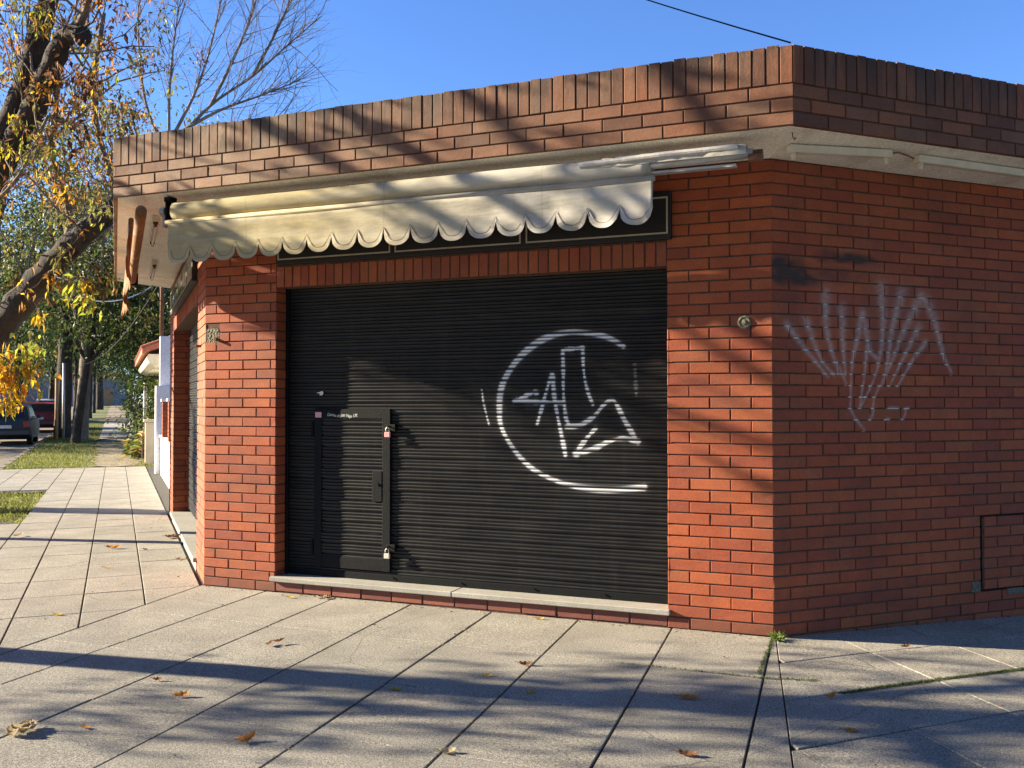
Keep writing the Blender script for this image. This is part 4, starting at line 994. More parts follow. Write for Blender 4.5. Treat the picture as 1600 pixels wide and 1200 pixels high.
def leafy_tree(name, seed, H, trunk_r, lean, crown, nclump, per, size, pal, label, group=None, loc=(0,0,0), bark='bark', forks=3):
    r_ = np.random.default_rng(seed); o = thing(name, (0,0,0), label, 'tree', group); cz, rad = crown; w = MB()
    L = np.array([lean[0], lean[1], 0.]); top = np.array([lean[0], lean[1], cz*.72])
    q = smooth_poly([(0,0,-.3), (0,0,.05), tuple(L*.35+ez*cz*.3), tuple(top)], 4); w.tube(q, np.r_[trunk_r*1.5, np.linspace(trunk_r*1.25, trunk_r*.75, len(q)-1)], 10, 0, True, .08)
    cen = np.array([lean[0]*1.2, lean[1]*1.2, cz])
    for k in range(forks+3):
        d = unit(r_.normal(size=3)*np.array([1,1,.5])+ez*.7); e = cen+d*np.array(rad)*.75; st = q[-1-r_.integers(0,4)]
        m_ = (st+e)/2+r_.normal(size=3)*.25; b = smooth_poly([tuple(st), tuple(m_), tuple(e)], 4); w.tube(b, np.linspace(trunk_r*.5, .02, len(b)), 6, 0, False)
    w.build('trunk', M[bark], o, smooth=True); crown_leaves(r_, cen, rad, nclump, per, size, pal).build('crown', M['leaf'], o)
    o.location = tuple(loc); return o
GT = 'leafy trees lining the left street'
t_lean = leafy_tree('leaning_tree', 31, 8, .15, (.55,.2), (5.6,(2.9,2.9,2.6)), 120, 46, .17, GRN, 'dark leaning trunk with a low dense crown on the verge nearest the path', GT, LG(27.8, 2.0))
t_big = leafy_tree('verge_tree', 32, 9, .30, (.1,.1), (6.9,(3.7,3.7,2.9)), 150, 46, .19, GRN, 'thickest dark trunk on the verge beside the wooden post', GT, LG(32.5, 2.65))
lab = ['slim trunk just right of the leaning tree on the verge', 'second slim trunk behind the leaning tree along the path', 'grey trunk halfway down the shaded path', 'pale trunk farther down the shaded path', 'farthest tiny trunk where the path ends']
for k, (t, o_, s_, rt) in enumerate(((36, 2.35, .9, 1.2), (42, 2.4, .95, 2.6), (50, 2.4, 1.0, 4.0), (61, 2.45, 1.05, .4), (77, 2.4, 1.1, 2.0))):
    copy_thing(t_big if k % 2 else t_lean, LG(t, o_), rt, (s_*.75, s_*.75, s_), lab[k])
GG = 'garden trees behind the neighbouring walls'
t_gd = leafy_tree('garden_tree', 41, 8, .16, (-.3,.2), (4.6,(3.0,3.0,3.0)), 130, 46, .17, GRN2+GRN, 'bright green garden tree over the path beyond the tiled eave', GG, LG(27, -1.2))
for (t, o_, s_, rt, lb) in ((19.5,-4.6,.9,1.0,'tall dark garden tree standing behind the white party wall'), (35,-1.8,1.1,2.2,'garden tree hanging over the path past the bright green one'), (48,-1.5,1.15,3.3,'garden tree far down on the right of the path'), (66,-1.2,1.2,4.2,'last garden tree closing the right of the path'), (24,-8.5,1.0,5.0,'tall tree rising behind the tiled house')):
    copy_thing(t_gd, LG(t, o_), rt, s_, lb)
t_ev = leafy_tree('evergreen_tree', 51, 10, .30, (.2,-.1), (7.2,(3.9,3.9,4.4)), 170, 44, .20, GRN+[(.05,.075,.03)], 'tall blue green evergreen behind the limbs of the street tree', 'evergreens across the street', LG(44, 3.1))
for (t, o_, s_, rt, lb) in ((52,6.0,1.1,1.2,'dark evergreen across the road behind the dark car'), (63,12.5,1.25,2.5,'broad evergreen across the road at the far left'), (92,2.2,1.1,3.1,'evergreen closing the far end of the path'), (40,9.5,.72,4.4,'low round evergreen across the road behind the yellow leaves'), (56,9.0,.62,3.4,'squat evergreen beside the pale house across the road'), (46,17,.75,2.0,'evergreen at the left edge beyond the far side of the road'), (70,5.2,.8,.7,'evergreen overhanging the road past the red car'), (33,13.5,.8,5.2,'bushy evergreen nearest on the far side of the road'), (84,3.6,.75,2.2,'evergreen over the verge far beyond the slim trunks'), (64,6.8,.6,1.9,'small evergreen leaning over the parked red car'), (125,6.5,1.2,.3,'evergreen blocking the far end of the road'), (112,11,1.1,2.9,'evergreen far down the far side of the road'), (98,-.6,.8,1.1,'evergreen hiding the house at the far end of the path'), (82,8.5,1.2,5.4,'evergreen far down the road over the red car')):
    copy_thing(t_ev, LG(t, o_), rt, s_, lb)
# sunlit tall tree with thin olive foliage, seen through the street tree
leafy_tree('olive_green_tree', 62, 11, .16, (-1.5,-1.5), (7.7,(2.7,2.7,2.6)), 110, 30, .13, [(.17,.17,.05), (.22,.19,.06), (.12,.14,.04), (.10,.13,.05)], 'nearer olive green tree rising above the tiled house beside the parapet', None, LG(20, -3.1), 'palebark')
leafy_tree('olive_green_tree', 61, 11, .22, (.3,.2), (8.9,(4.6,4.6,4.2)), 210, 42, .17, [(.17,.17,.05), (.22,.19,.06), (.12,.14,.04)], 'tall thin olive green tree seen through the street tree beside the parapet', None, LG(30, 1.9), 'palebark')

# ---- off to the left: the corner tree and the pole whose shade lies on the pavement
def corner_tree():
    r_ = np.random.default_rng(77); base = np.array([-3.15, -2.80, 0]); o = thing('corner_tree', base, 'half bare corner tree just outside the left of the picture shading the paving', 'tree')
    w = MB(); tips = []; q = smooth_poly([tuple(base-[0,0,.2]), tuple(base+[.0,.0,.1]), tuple(base+[.0,-.36,1.5]), tuple(base+[.05,-.70,2.9]), tuple(base+[-.1,-.72,4.0])], 4); w.tube(q, np.r_[.19, np.linspace(.155,.12,len(q)-1)], 12, 0, True, .04)
    lv = Leaves(); top = q[-1]
    for k, (d, L) in enumerate((((-.6,-1.0,.9),2.6), ((-.9,.8,1.0),2.7), ((-1.5,-.1,.8),2.9), ((-.1,-.7,1.5),2.8), ((-.4,.6,1.6),2.8), ((-.9,-.45,.32),3.3), ((-1,-.2,.55),3.2), ((-.7,.35,.7),2.8), ((-1.2,-1.4,.5),3.0), ((-.2,1.1,.8),2.0))):
        st = q[-1-(k % 5)]; e = st+unit(d)*L; b = smooth_poly([tuple(st), tuple((st+e)/2+r_.normal(size=3)*.15), tuple(e)], 5); w.tube(b, np.linspace(.07,.02,len(b)), 7, 0, False)
        for c in range(7):
            i = r_.integers(3, len(b)); grow(w, b[min(i, len(b)-1)], unit(unit(d)+r_.normal(size=3)*.6), r_.uniform(.7,1.2), .014, 1, 2, r_, tips, .1, .2, (2,4), (5,4,3,3), .6, 0)
    def front_hit(p):                          # does the shade of a leaf at p fall on the lower shop front?
        k = (-.1-p[1])/trav.y; return k > 0 and -.4 < p[0]+k*trav.x < 4.9 and -.05 < p[2]+k*trav.z < 2.35
    for p, d in tips:
        if r_.random() < .20 and not (front_hit(p) and r_.random() < .93):
            for _ in range(r_.integers(6, 13)):
                lv.leaf(p+r_.normal(size=3)*.13, unit(r_.normal(size=3)-ez*.5), .14*r_.uniform(.7,1.3), .062, np.array([YEL,ORA,OLV][r_.integers(3)]), r_, .3)
    for L in ([(-3.2,-3.5,3.7), (-2.7,-2.0,4.9), (-2.2,-.9,5.75), (-1.9,-.5,6.3)], [(-3.2,-3.5,3.8), (-3.6,-2.0,5.1), (-3.9,-1.0,6.1), (-4.1,-.5,6.7)], [(-3.2,-3.5,3.8), (-2.3,-2.4,5.1), (-1.4,-1.8,5.9), (-.6,-1.5,6.4)], [(-3.2,-3.5,3.9), (-3.3,-2.3,5.3), (-3.1,-1.6,6.6)]):
        b = smooth_poly(L, 5); w.tube(b, np.linspace(.06,.015,len(b)), 7, 0, False)
        for c in range(7): grow(w, b[r_.integers(8, len(b))], unit(b[-1]-b[0]+r_.normal(size=3)*1.1+ez*.6), r_.uniform(.4,.8), .010, 1, 2, r_, [], .2, .15, (2,4), (5,4,3,3), .6, 0)
    for c, n_, sp in (((-5.8,-4.2,3.42),230,.24), ((-5.6,-3.95,3.8),300,.25), ((-5.0,-4.3,4.0),240,.27), ((-6.3,-4.9,3.3),130,.2), ((-5.0,-1.9,5.9),80,.36), ((-3.7,-2.1,6.0),60,.32), ((-5.9,-3.4,4.4),120,.35), ((-2.4,-2.3,6.3),40,.3)):
        for _ in range(n_):
            pc = np.array(c)+r_.normal(size=3)*sp
            if front_hit(pc) and r_.random() < .93: continue
            lv.leaf(pc, unit(r_.normal(size=3)-ez*.5), .13*r_.uniform(.7,1.3), .06, np.array([YEL,ORA,OLV][r_.integers(3)]), r_, .3)
        st = q[-1-r_.integers(0,5)]; w.tube(smooth_poly([tuple(st), tuple((st+np.array(c))/2+ez*.1), c], 4), np.linspace(.04,.012,9), 6, 0, False)
    for c, n_, sp in (((-3.75,-1.36,4.30),260,.20), ((-4.3,-1.48,4.42),200,.20), ((-3.3,-1.25,4.12),120,.15)):   # bunches that shade the top of the shutter
        for _ in range(n_): lv.leaf(np.array(c)+r_.normal(size=3)*sp*np.array([1.5,.9,.7]), unit(r_.normal(size=3)-ez*.5), .13*r_.uniform(.7,1.3), .06, np.array([YEL,ORA,OLV][r_.integers(3)]), r_, .3)
        w.tube(smooth_poly([tuple(q[-1]), tuple((q[-1]+np.array(c))/2+ez*.25), c], 4), np.linspace(.035,.01,9), 6, 0, False)
    w.build('trunk', M['bark'], o, smooth=True); lv.build('crown', M['dryleaf'], o)
corner_tree()
# unseen trees added behind and beside the viewer to block skylight and deepen shade
t_sh = leafy_tree('added_shade_tree', 91, 9, .30, (.3,.2), (7.0,(4.6,4.6,2.9)), 210, 40, .30, GRN, 'dense unseen tree added behind the viewer to block skylight', 'unseen trees added to block skylight', (7.0,-10.2,-.1))
for (x_, y_, s_, rt, lb) in ((-.8,-12.2,1.05,1.3,'dense unseen tree added farther left behind the viewer to block skylight'), (13.2,-5.8,1.05,3.0,'dense unseen tree added to the right of the viewer to block skylight'), (20,-1.0,1.15,4.2,'dense unseen tree added farther right to block skylight'), (10.5,-19,1.3,5.0,'tall unseen tree added farthest behind the viewer to block skylight')):
    copy_thing(t_sh, (x_, y_, -.1), rt, s_, lb)
def utility_pole():
    b = LW(4.45, 3.0); b = np.array([-5.35, 1.0, 0]); o = thing('utility_pole', b, 'wooden utility pole outside the left edge casting a straight shadow across the pavement', 'pole')
    m = MB(); m.tube([b-ez*.3, b+ez*3, b+ez*7.5], [.10,.095,.075], 12); m.build('pole', M['polewood'], o, smooth=True)
    m = MB(); m.box((-.7,-.05,-.05), (.7,.05,.05), 0, (b+ez*7.1+n_l*.12, e_l, n_l, ez), .006); m.build('crossarm', M['polewood'], o)
utility_pole()

# ================================================================== LEFT STREET SETTING
def strip(name, m, t0, t1, o0, o1, dz, nt=40, no=4, wob=0.0, seed=3):
    r_ = random.Random(seed); b = MB(); V = []
    for i in range(nt+1):
        t = t0+(t1-t0)*(i/nt)**1.6
        wl, wr_ = r_.uniform(-wob, wob), r_.uniform(-wob, wob)
        for j in range(no+1):
            o_ = (o0+wl)+(o1+wr_-o0-wl)*j/no; V.append(LW(t, o_, rise(t)+dz+(r_.uniform(-.012,.012) if wob else 0)))
    b.add(V, [(i*(no+1)+j, i*(no+1)+j+1, (i+1)*(no+1)+j+1, (i+1)*(no+1)+j) for i in range(nt) for j in range(no)]); return struct(b.build(name, m))
strip('grass_verge', M['grassbase'], 16.48, 130, 1.22, 3.0, -.02, 60, 5, .0)
strip('grass_verge', M['grassbase'], 16.48, 130, -.45, .35, -.022, 60, 4, .0)
strip('path', M['pathdirt'], 16.5, 31, .12, 1.25, .012, 30, 6, .14)
strip('path', M['pathgrey'], 30.5, 52, -.1, 1.3, .03, 30, 4, .03, 5)
strip('path', M['pathdirt'], 51.5, 130, -.1, 1.35, .02, 40, 4, .05, 6)
strip('road', M['asphalt'], -30, 200, 3.2, 11.5, -.13, 60, 6)
# road that turns round the corner in front
b = MB(); V = [LW(-30, 3.2, -.131), LW(-30, 40, -.131), (40, -40, -.131), (40, -9.2, -.131), (-2.2, -9.2, -.131), (-3.9, -6, -.131)]; b.add(V, [(0,1,2,3,4,5)]); struct(b.build('road', M['asphalt']))
b = MB()
for k in range(60):
    t0 = -1.0+k*1.2; b.box((t0+.006, KERB_L-.005, -.25), (t0+1.194, KERB_L+.13, .0), 0, (ez*rise(t0+.6), e_l, n_l, ez), .012)
struct(b.build('kerb', M['kerb']))
# planting gap with turf
b = MB(); V = []; nt, no = 24, 8
for i in range(nt+1):
    for j in range(no+1):
        t, o_ = NOTCH[0]-.5+(NOTCH[1]-NOTCH[0]+1.0)*i/nt, NOTCH[2]-.3+(KERB_L-NOTCH[2]+.3)*j/no; V.append(LW(t, o_, -.06+rnd.uniform(-.012,.012)))
b.add(V, [(i*(no+1)+j, i*(no+1)+j+1, (i+1)*(no+1)+j+1, (i+1)*(no+1)+j) for i in range(nt) for j in range(no)]); struct(b.build('planting_bed', M['grassbase']))
# grass blades
def grass(name, n, fn, label, hh=(.04,.11), pal=((.17,.20,.035),(.24,.26,.05),(.32,.29,.09),(.11,.15,.03))):
    r_ = np.random.default_rng(len(label)); lv = Leaves()
    for _ in range(n):
        p = fn(r_); h = r_.uniform(*hh); lv.leaf(p, unit((r_.normal()*.45, r_.normal()*.45, 1)), h, h*.16, np.array(pal[r_.integers(len(pal))])*r_.uniform(.7,1.3), r_, .15)
    o = lv.build(name, M['grass'], None); return stuff(o, label, 'grass')
def gv(r_):
    while True:
        t = 16.5+32*r_.random()**1.7; o_ = r_.uniform(1.15, 3.12)
        if o_ < 1.5 and r_.random() < .6: continue
        if t < 17.3 and r_.random() < .5: continue
        return LG(t, o_, -.02)
grass('verge_grass', 16000, gv, 'short sunlit grass on the verge between the path and the parked cars')
grass('verge_grass', 3000, lambda r_: LG(16.6+20*r_.random()**1.5, r_.uniform(-.4,.35), -.02), 'patchy grass along the garden side of the path')
grass('verge_grass', 2500, lambda r_: LG(16.5+12*r_.random(), r_.uniform(.2,1.2), .0), 'thin worn grass growing in the dirt path', (.02,.06))
grass('bed_grass', 5000, lambda r_: LW(r_.uniform(NOTCH[0]-.1, NOTCH[1]+.1), r_.uniform(NOTCH[2]-.1, KERB_L), -.06), 'grass in the planting gap beside the street tree')
# moss in paving joints
def moss(r_):
    k = r_.random()
    if k < .80:
        t = r_.uniform(-.45, 2.4); P = B0+e_r*t+n_r*(1.125+r_.normal()*.009)
    elif k < .89:
        f = r_.random(); P = np.array([4.70+.03*f, -.06-.85*f, 0])+np.r_[r_.normal(size=2)*.006, 0]
    elif k < .95:
        f = r_.random()**.6; P = np.array([3.8+.95*f, -.985+r_.normal()*.006, 0])
    else:
        f = r_.random(); P = np.array([4.74+.32*f, -.98+.06*f+r_.normal()*.012, 0])
    P[2] = rz(P[0], P[1])*(1 if P[0] > 4.72 else 0)-.004; return P
grass('joint_moss', 9000, moss, 'moss and tiny weeds in the paving joints by the right corner', (.008,.024), ((.05,.08,.015),(.08,.11,.025),(.10,.12,.035)))
# the weed at the foot of the corner
def weed():
    r_ = np.random.default_rng(3); lv = Leaves()
    for _ in range(110):
        a = r_.uniform(0, 6.28); lv.leaf(np.array([4.735+r_.normal()*.012, -.055+r_.normal()*.012, -.005]), unit((math.cos(a)*.7, math.sin(a)*.7-.2, r_.uniform(.4,1.2))), r_.uniform(.03,.10), .007, np.array([(.14,.22,.035),(.22,.30,.05),(.10,.17,.03)][r_.integers(3)]), r_, .2)
    tag(lv.build('weed', M['leaf'], None), 'small green weed at the foot of the brick corner', 'weed')
weed()

# ---- neighbours along the left street
nb = thing('garden_wall', LW(10, -.2), 'low white garden wall with red brick piers beyond the shop', 'wall')
b = MB(); b.box((5.9,-.36,-.1), (13.7,-.20,.80), 0, (A0, e_l, n_l, ez)); b.box((5.9,-.39,.80), (13.7,-.17,.85), 0, (A0, e_l, n_l, ez), .01); b.build('wall', M['white'], nb)
for t in (7.2, 9.6, 12.0):
    b = MB(); pf = BrickFace(b, LW(t, -.17), -n_l, -e_l); pf.courses([(0,.30)], .85, 9, shift=.0); pf.mortar(0, .30, .85, 1.57)
    pf2 = BrickFace(b, LW(t, -.17), e_l, n_l); pf2.courses([(0,.30)], .85, 9, shift=.0); pf2.mortar(0, .30, .85, 1.57); pf2.plain([LW(t+.3,-.17,.85), LW(t+.3,-.47,.85), LW(t+.3,-.47,1.57), LW(t+.3,-.17,1.57), LW(t,-.17,1.57), LW(t,-.47,1.57)], [(0,1,2,3), (4,3,2,5)]); b.build('pier', [M['brick'], M['mortar']], nb)
    b = MB(); b.box((t-.03,-.50,1.575), (t+.33,-.14,1.63), 0, (A0, e_l, n_l, ez), .01); b.build('pier_cap', M['white'], nb)
pw = thing('party_wall', LW(14.2, -.2), 'plain white party wall standing higher than the garden wall in front', 'wall')
b = MB(); b.box((14.25,-6.0,-.1), (14.55,-.20,3.06), 0, (A0, e_l, n_l, ez), .01); b.build('wall', M['lilac'], pw)
b = MB(); b.box((13.72,-3.0,-.1), (14.24,-.10,1.93), 0, (A0, e_l, n_l, ez), .012); b.build('lower_wall', M['lilac'], pw)
gp = thing('gate_post', LG(17.3, .0), 'low beige gate post beside the spiky plants', 'post')
b = MB(); b.box((17.1,-.26,-.2), (17.45,.02,1.05), 0, (ez*rise(17.3), e_l, n_l, ez), .012); b.build('post', M['beige'], gp)
b = MB(); b.box((17.05,-.31,1.052), (17.50,.06,1.12), 0, (ez*rise(17.3), e_l, n_l, ez), .012); b.build('cap', M['beige'], gp)
hs = thing('tiled_house', LG(19, -3), 'house with a red tiled eave sticking out beyond the white party wall', 'house'); hz = rise(19)
b = MB(); b.box((15.0,-7.5,-.3), (24,-.9,2.65), 0, (ez*hz, e_l, n_l, ez)); b.build('wall', M['white'], hs)
b = MB(); fr4 = (ez*hz, n_l, ez, e_l)
b.prism([(.16,2.66),(.16,2.78),(-4.2,4.5),(-9.2,2.78),(-9.2,2.66),(-4.2,4.35)], 14.9, 24.2, fr4)
for k in range(31):
    t = 15.0+k*.3; b.tube([ez*hz+n_l*.17+ez*2.79+e_l*t, ez*hz+n_l*-4.2+ez*4.53+e_l*t], .06, 7)
b.build('roof', M['tile'], hs)
b = MB(); b.prism([(.02,2.655),(.06,2.56),(.0,2.46),(-.15,2.40),(-.9,2.40),(-.9,2.655)], 15.0, 24.1, fr4); b.build('eave_cove', M['cream'], hs)
for t in (16.6, 20.5):
    b = MB(); b.box((t,-.93,.95), (t+1.4,-.86,2.2), 0, (ez*hz, e_l, n_l, ez), .02); w_ = b.build('window', M['cream'], hs); b = MB(); b.box((t+.1,-.87,1.05), (t+1.3,-.852,2.1), 0, (ez*hz, e_l, n_l, ez)); b.build('pane', M['glass'], w_)
sm_ = thing('service_mast', LW(14.4, -.25, 3.06), 'thin rusty service mast standing on the white party wall', 'mast')
b = MB(); pb = LW(14.4, -.24, 3.06); b.tube([pb, pb+ez*1.75], .045, 10); b.build('mast_pipe', M['rust'], sm_, smooth=True)
b = MB(); b.lathe([(.03,0), (.05,.02), (.05,.06), (.02,.08)], pb+ez*1.30, ez, 10); b.build('insulator', M['tube'], sm_); b = MB(); b.lathe([(.05,0), (.07,.05), (.01,.08)], pb+ez*1.75, ez, 10); b.build('insulator', M['tube'], sm_)
for dst, s_, lb in ((LW(11.5, 1.25, 3.55), .22, 'pale service cable sagging left from the rusty mast, the upper of two'), (LW(27.8, 1.8, 2.9), .45, 'dark service cable sagging from the mast towards the leaning tree, the lower of two')):
    b = MB(); b.tube(catenary(pb+ez*1.33, dst, s_), .012 if s_ < .3 else .009, 5); tag(b.build('service_cable', M['tube'] if s_ < .3 else M['rubber']), lb, 'cable')
# spiky garden plant by the path
def spiky():
    r_ = np.random.default_rng(8); base = LG(19.2, -.22); o = thing('spiky_plant', base, 'clump of long orange and green strap leaves leaning over the path', 'plant'); lv = Leaves(); w = MB()
    for k in range(9):
        st = base+np.r_[r_.normal(size=2)*.24, 0]; h = r_.uniform(.25,.95); w.tube([st-ez*.05, st+ez*h], [.025,.018], 6)
        for _ in range(44):
            a = r_.uniform(0, 6.28); lv.leaf(st+ez*(h*r_.uniform(.12,1)), unit((math.cos(a), math.sin(a), r_.uniform(.1,1.0))), r_.uniform(.26,.46), .06, np.array([(.10,.14,.03),(.15,.18,.04),(.40,.19,.05),(.10,.14,.03),(.40,.30,.10)][r_.integers(5)]), r_, .4)
    w.build('stems', M['palebark'], o); lv.build('leaves', M['leaf'], o)
spiky()
def shrub(loc, rad, n, seed, label, pal=GRN2):
    r_ = np.random.default_rng(seed); o = thing('garden_shrub', loc, label, 'shrub', 'shrubs along the garden side'); w = MB()
    for k in range(5): w.tube([np.asarray(loc)-ez*.1, np.asarray(loc)+np.r_[r_.normal(size=2)*rad[0]*.4, rad[2]*.9]], [.03,.012], 5)
    w.build('stems', M['palebark'], o); crown_leaves(r_, np.asarray(loc)+ez*rad[2], rad, n, 40, .13, pal, .25).build('foliage', M['leaf'], o)
shrub(LG(22.5,-.3), (.8,.8,1.2), 40, 71, 'tall green shrub behind the spiky plants'); shrub(LG(26.5,-.4), (.9,.9,1.4), 45, 72, 'dark shrub against the garden wall farther down', GRN); shrub(LG(34,-.5), (1.0,1.0,1.3), 45, 73, 'distant shrub narrowing the far path', GRN)
# posts by the verge trees
pp = LG(31.5, 2.8); b = MB(); b.tube([pp-ez*.3, pp+ez*2.45], [.065,.06], 10); tag(b.build('wooden_post', M['wood'], smooth=True), 'slim orange brown wooden post on the verge', 'post')
pp = LG(31.9, 2.58); b = MB(); b.tube([pp-ez*.3, pp+ez*2.9], [.05,.05], 10); tag(b.build('metal_post', M['barmetal'], smooth=True), 'pale grey metal post between the wooden post and the thick trunk', 'post')
pp = LG(23.8, -.15); b = MB(); b.tube([pp-ez*.3, pp+ez*2.1], [.07,.06], 10); tag(b.build('garden_post', M['cream'], smooth=True), 'pale post among the garden shrubs right of the path', 'post')

# ---- parked cars seen from behind
def car(loc, paint, label, est=False):
    o = thing('parked_car', loc, label, 'car', 'cars parked along the left street'); P0 = np.asarray(loc, float)
    u, v = e_l, n_l; fr4 = (P0, u, v, ez); wdt = .86
    lower = [(-2.05,.36),(-2.08,.62),(-2.0,.90),(-1.2,.95),(1.0,.93),(1.75,.84),(2.05,.66),(2.05,.30),(1.75,.20),(-1.8,.20)]
    roofp = [(-1.98,.90),(-1.72,1.38),(-1.3,1.46),(.0,1.45),(.35,1.36),(1.05,.93)] if est else [(-1.9,.92),(-1.35,1.33),(-.9,1.41),(.1,1.40),(.4,1.31),(1.05,.93)]
    b = MB()
    def loft(prof, ws):
        n = len(prof); c = np.mean(prof, axis=0); V = []
        for (y, k) in ws:
            for (x, z) in prof: V.append(P0+u*(c[0]+(x-c[0])*k)+v*y+ez*(c[1]+(z-c[1])*k))
        F = [(i*n+j, i*n+(j+1)%n, (i+1)*n+(j+1)%n, (i+1)*n+j) for i in range(len(ws)-1) for j in range(n)]
        F += [tuple(range(n))[::-1], tuple((len(ws)-1)*n+j for j in range(n))]; b.add(V, F)
    loft(lower, [(-wdt,.93), (-wdt+.05,.985), (-wdt+.16,1), (wdt-.16,1), (wdt-.05,.985), (wdt,.93)])
    # cabin with tumblehome
    n = len(roofp); V = []
    for sgn in (-1, 1):
        for (x, z) in roofp: V.append(P0+u*x+v*sgn*(.80-.24*max(0,(z-.92)))+ez*z)
    F = [tuple(range(n))[::-1], tuple(range(n, 2*n))]+[(i, (i+1)%n, n+(i+1)%n, n+i) for i in range(n)]; b.add(V, F); b.build('body', paint, o)
    r0, r1 = np.array(roofp[0]), np.array(roofp[1]); dn = unit((r0[1]-r1[1], r1[0]-r0[0])); dn = -dn if dn[0] > 0 else dn
    b = MB(); V = []
    for f, w_ in ((.16,.66), (.90,.58)):
        q = r0+(r1-r0)*f+dn*.012
        for s_ in (-1, 1): V.append(P0+u*q[0]+v*s_*w_+ez*q[1])
    b.add(V, [(0,1,3,2)])
    for sgn in (-1, 1):
        V = [P0+u*x+v*sgn*(.806-.24*(z-.92))+ez*z for x, z in ((-1.45,.99), (.75,.99), (.25,1.32), (-1.2,1.34))]; b.add(V, [(0,1,2,3)])
    b.build('window', M['glass'], o)
    for sgn in (-1, 1):
        b = MB(); b.box((-2.095,sgn*.70-.10,.62), (-1.97,sgn*.70+.10,.86), 0, fr4, .02); b.build('tail_light', M['taillight'], o)
    b = MB(); b.box((-2.16,-.80,.36), (-1.98,.80,.53), 0, fr4, .03); b.build('bumper', M['bumper'], o)
    b = MB(); b.box((-2.105,-.24,.60), (-2.085,.24,.71), 0, fr4, .003); b.build('number_plate', M['paper'], o)
    for x in (-1.3, 1.3):
        for sgn in (-1, 1):
            b = MB(); b.lathe([(.20,-.09), (.30,-.085), (.315,-.05), (.315,.05), (.30,.085), (.20,.09)], P0+u*x+v*sgn*.76+ez*.31, v, 18); wh = b.build('wheel', M['rubber'], o)
            b = MB(); b.lathe([(.19,.0), (.19,.02), (.06,.03), (.03,.045)], P0+u*x+v*sgn*.83+ez*.31, v*sgn, 14); b.build('rim', M['steel'], wh)
    for sgn in (-1, 1):
        b = MB(); b.box((.62,sgn*.92-.07,.92), (.76,sgn*.92+.07,1.05), 0, fr4, .02); b.build('mirror', paint, o)
    return o
M['taillight'] = mat('tail_light', (.25,.02,.015), .25); M['bumper'] = mat('bumper_plastic', (.05,.05,.052), .55)
car(LG(31.3, 4.35, -.13), carpaint('dark_green_paint', (.018,.022,.022)), 'dark estate car parked at the kerb behind the yellow leaves', True)
car(LG(42.5, 4.05, -.13), carpaint('red_paint', (.22,.012,.018)), 'dark red hatchback parked beyond the dark car')
car(LG(54.5, 4.3, -.13), carpaint('white_paint', (.62,.63,.65)), 'white car parked farthest, partly hidden behind the thick trunk', True)
car(LG(37.5, 10.2, -.13), carpaint('grey_paint', (.10,.11,.13)), 'grey car parked on the far side of the road')
# ---- houses across the street and at the end
def far_house(t, o_, L, D, H, m, label):
    h = thing('far_house', LG(t, o_), label, 'house', 'houses far down the street'); z = rise(t); fr4 = (ez*z, e_l, n_l, ez); b = MB(); b.box((t, o_, -.3), (t+L, o_+D, H), 0, fr4); b.build('wall', m, h)
    b = MB(); b.prism([(o_-.4,H-.05),(o_-.4,H+.12),(o_+D/2,H+1.4),(o_+D+.4,H+.12),(o_+D+.4,H-.05)], t-.4, t+L+.4, (ez*z, n_l, ez, e_l)); b.build('roof', M['tile'], h)
    for k in range(2):
        b = MB(); b.box((t+1+k*L*.45, o_-.04, .9), (t+2.4+k*L*.45, o_+.02, 2.2), 0, fr4, .02); w_ = b.build('window', M['cream'], h); b = MB(); b.box((t+1.1+k*L*.45, o_-.055, 1.0), (t+2.3+k*L*.45, o_-.035, 2.1), 0, fr4); b.build('pane', M['glass'], w_)
    b = MB(); b.box((t-.03, o_+D*.3, .0), (t+.02, o_+D*.3+1.0, 2.1), 0, fr4, .01); b.build('door', M['wood'], h)
far_house(46, 15.0, 10, 8, 3.4, M['bluewall'], 'pale blue grey house across the road behind the parked cars')
far_house(60, 14.5, 12, 8, 3.6, M['beige'], 'beige house farther down across the road')
far_house(134, 2.5, 6, 16, 5.2, M['bluewall'], 'low grey blue house closing the far end of the road')
far_house(118, -1.0, 8, 7, 3.3, M['bluewall'], 'small white house at the far end of the path')

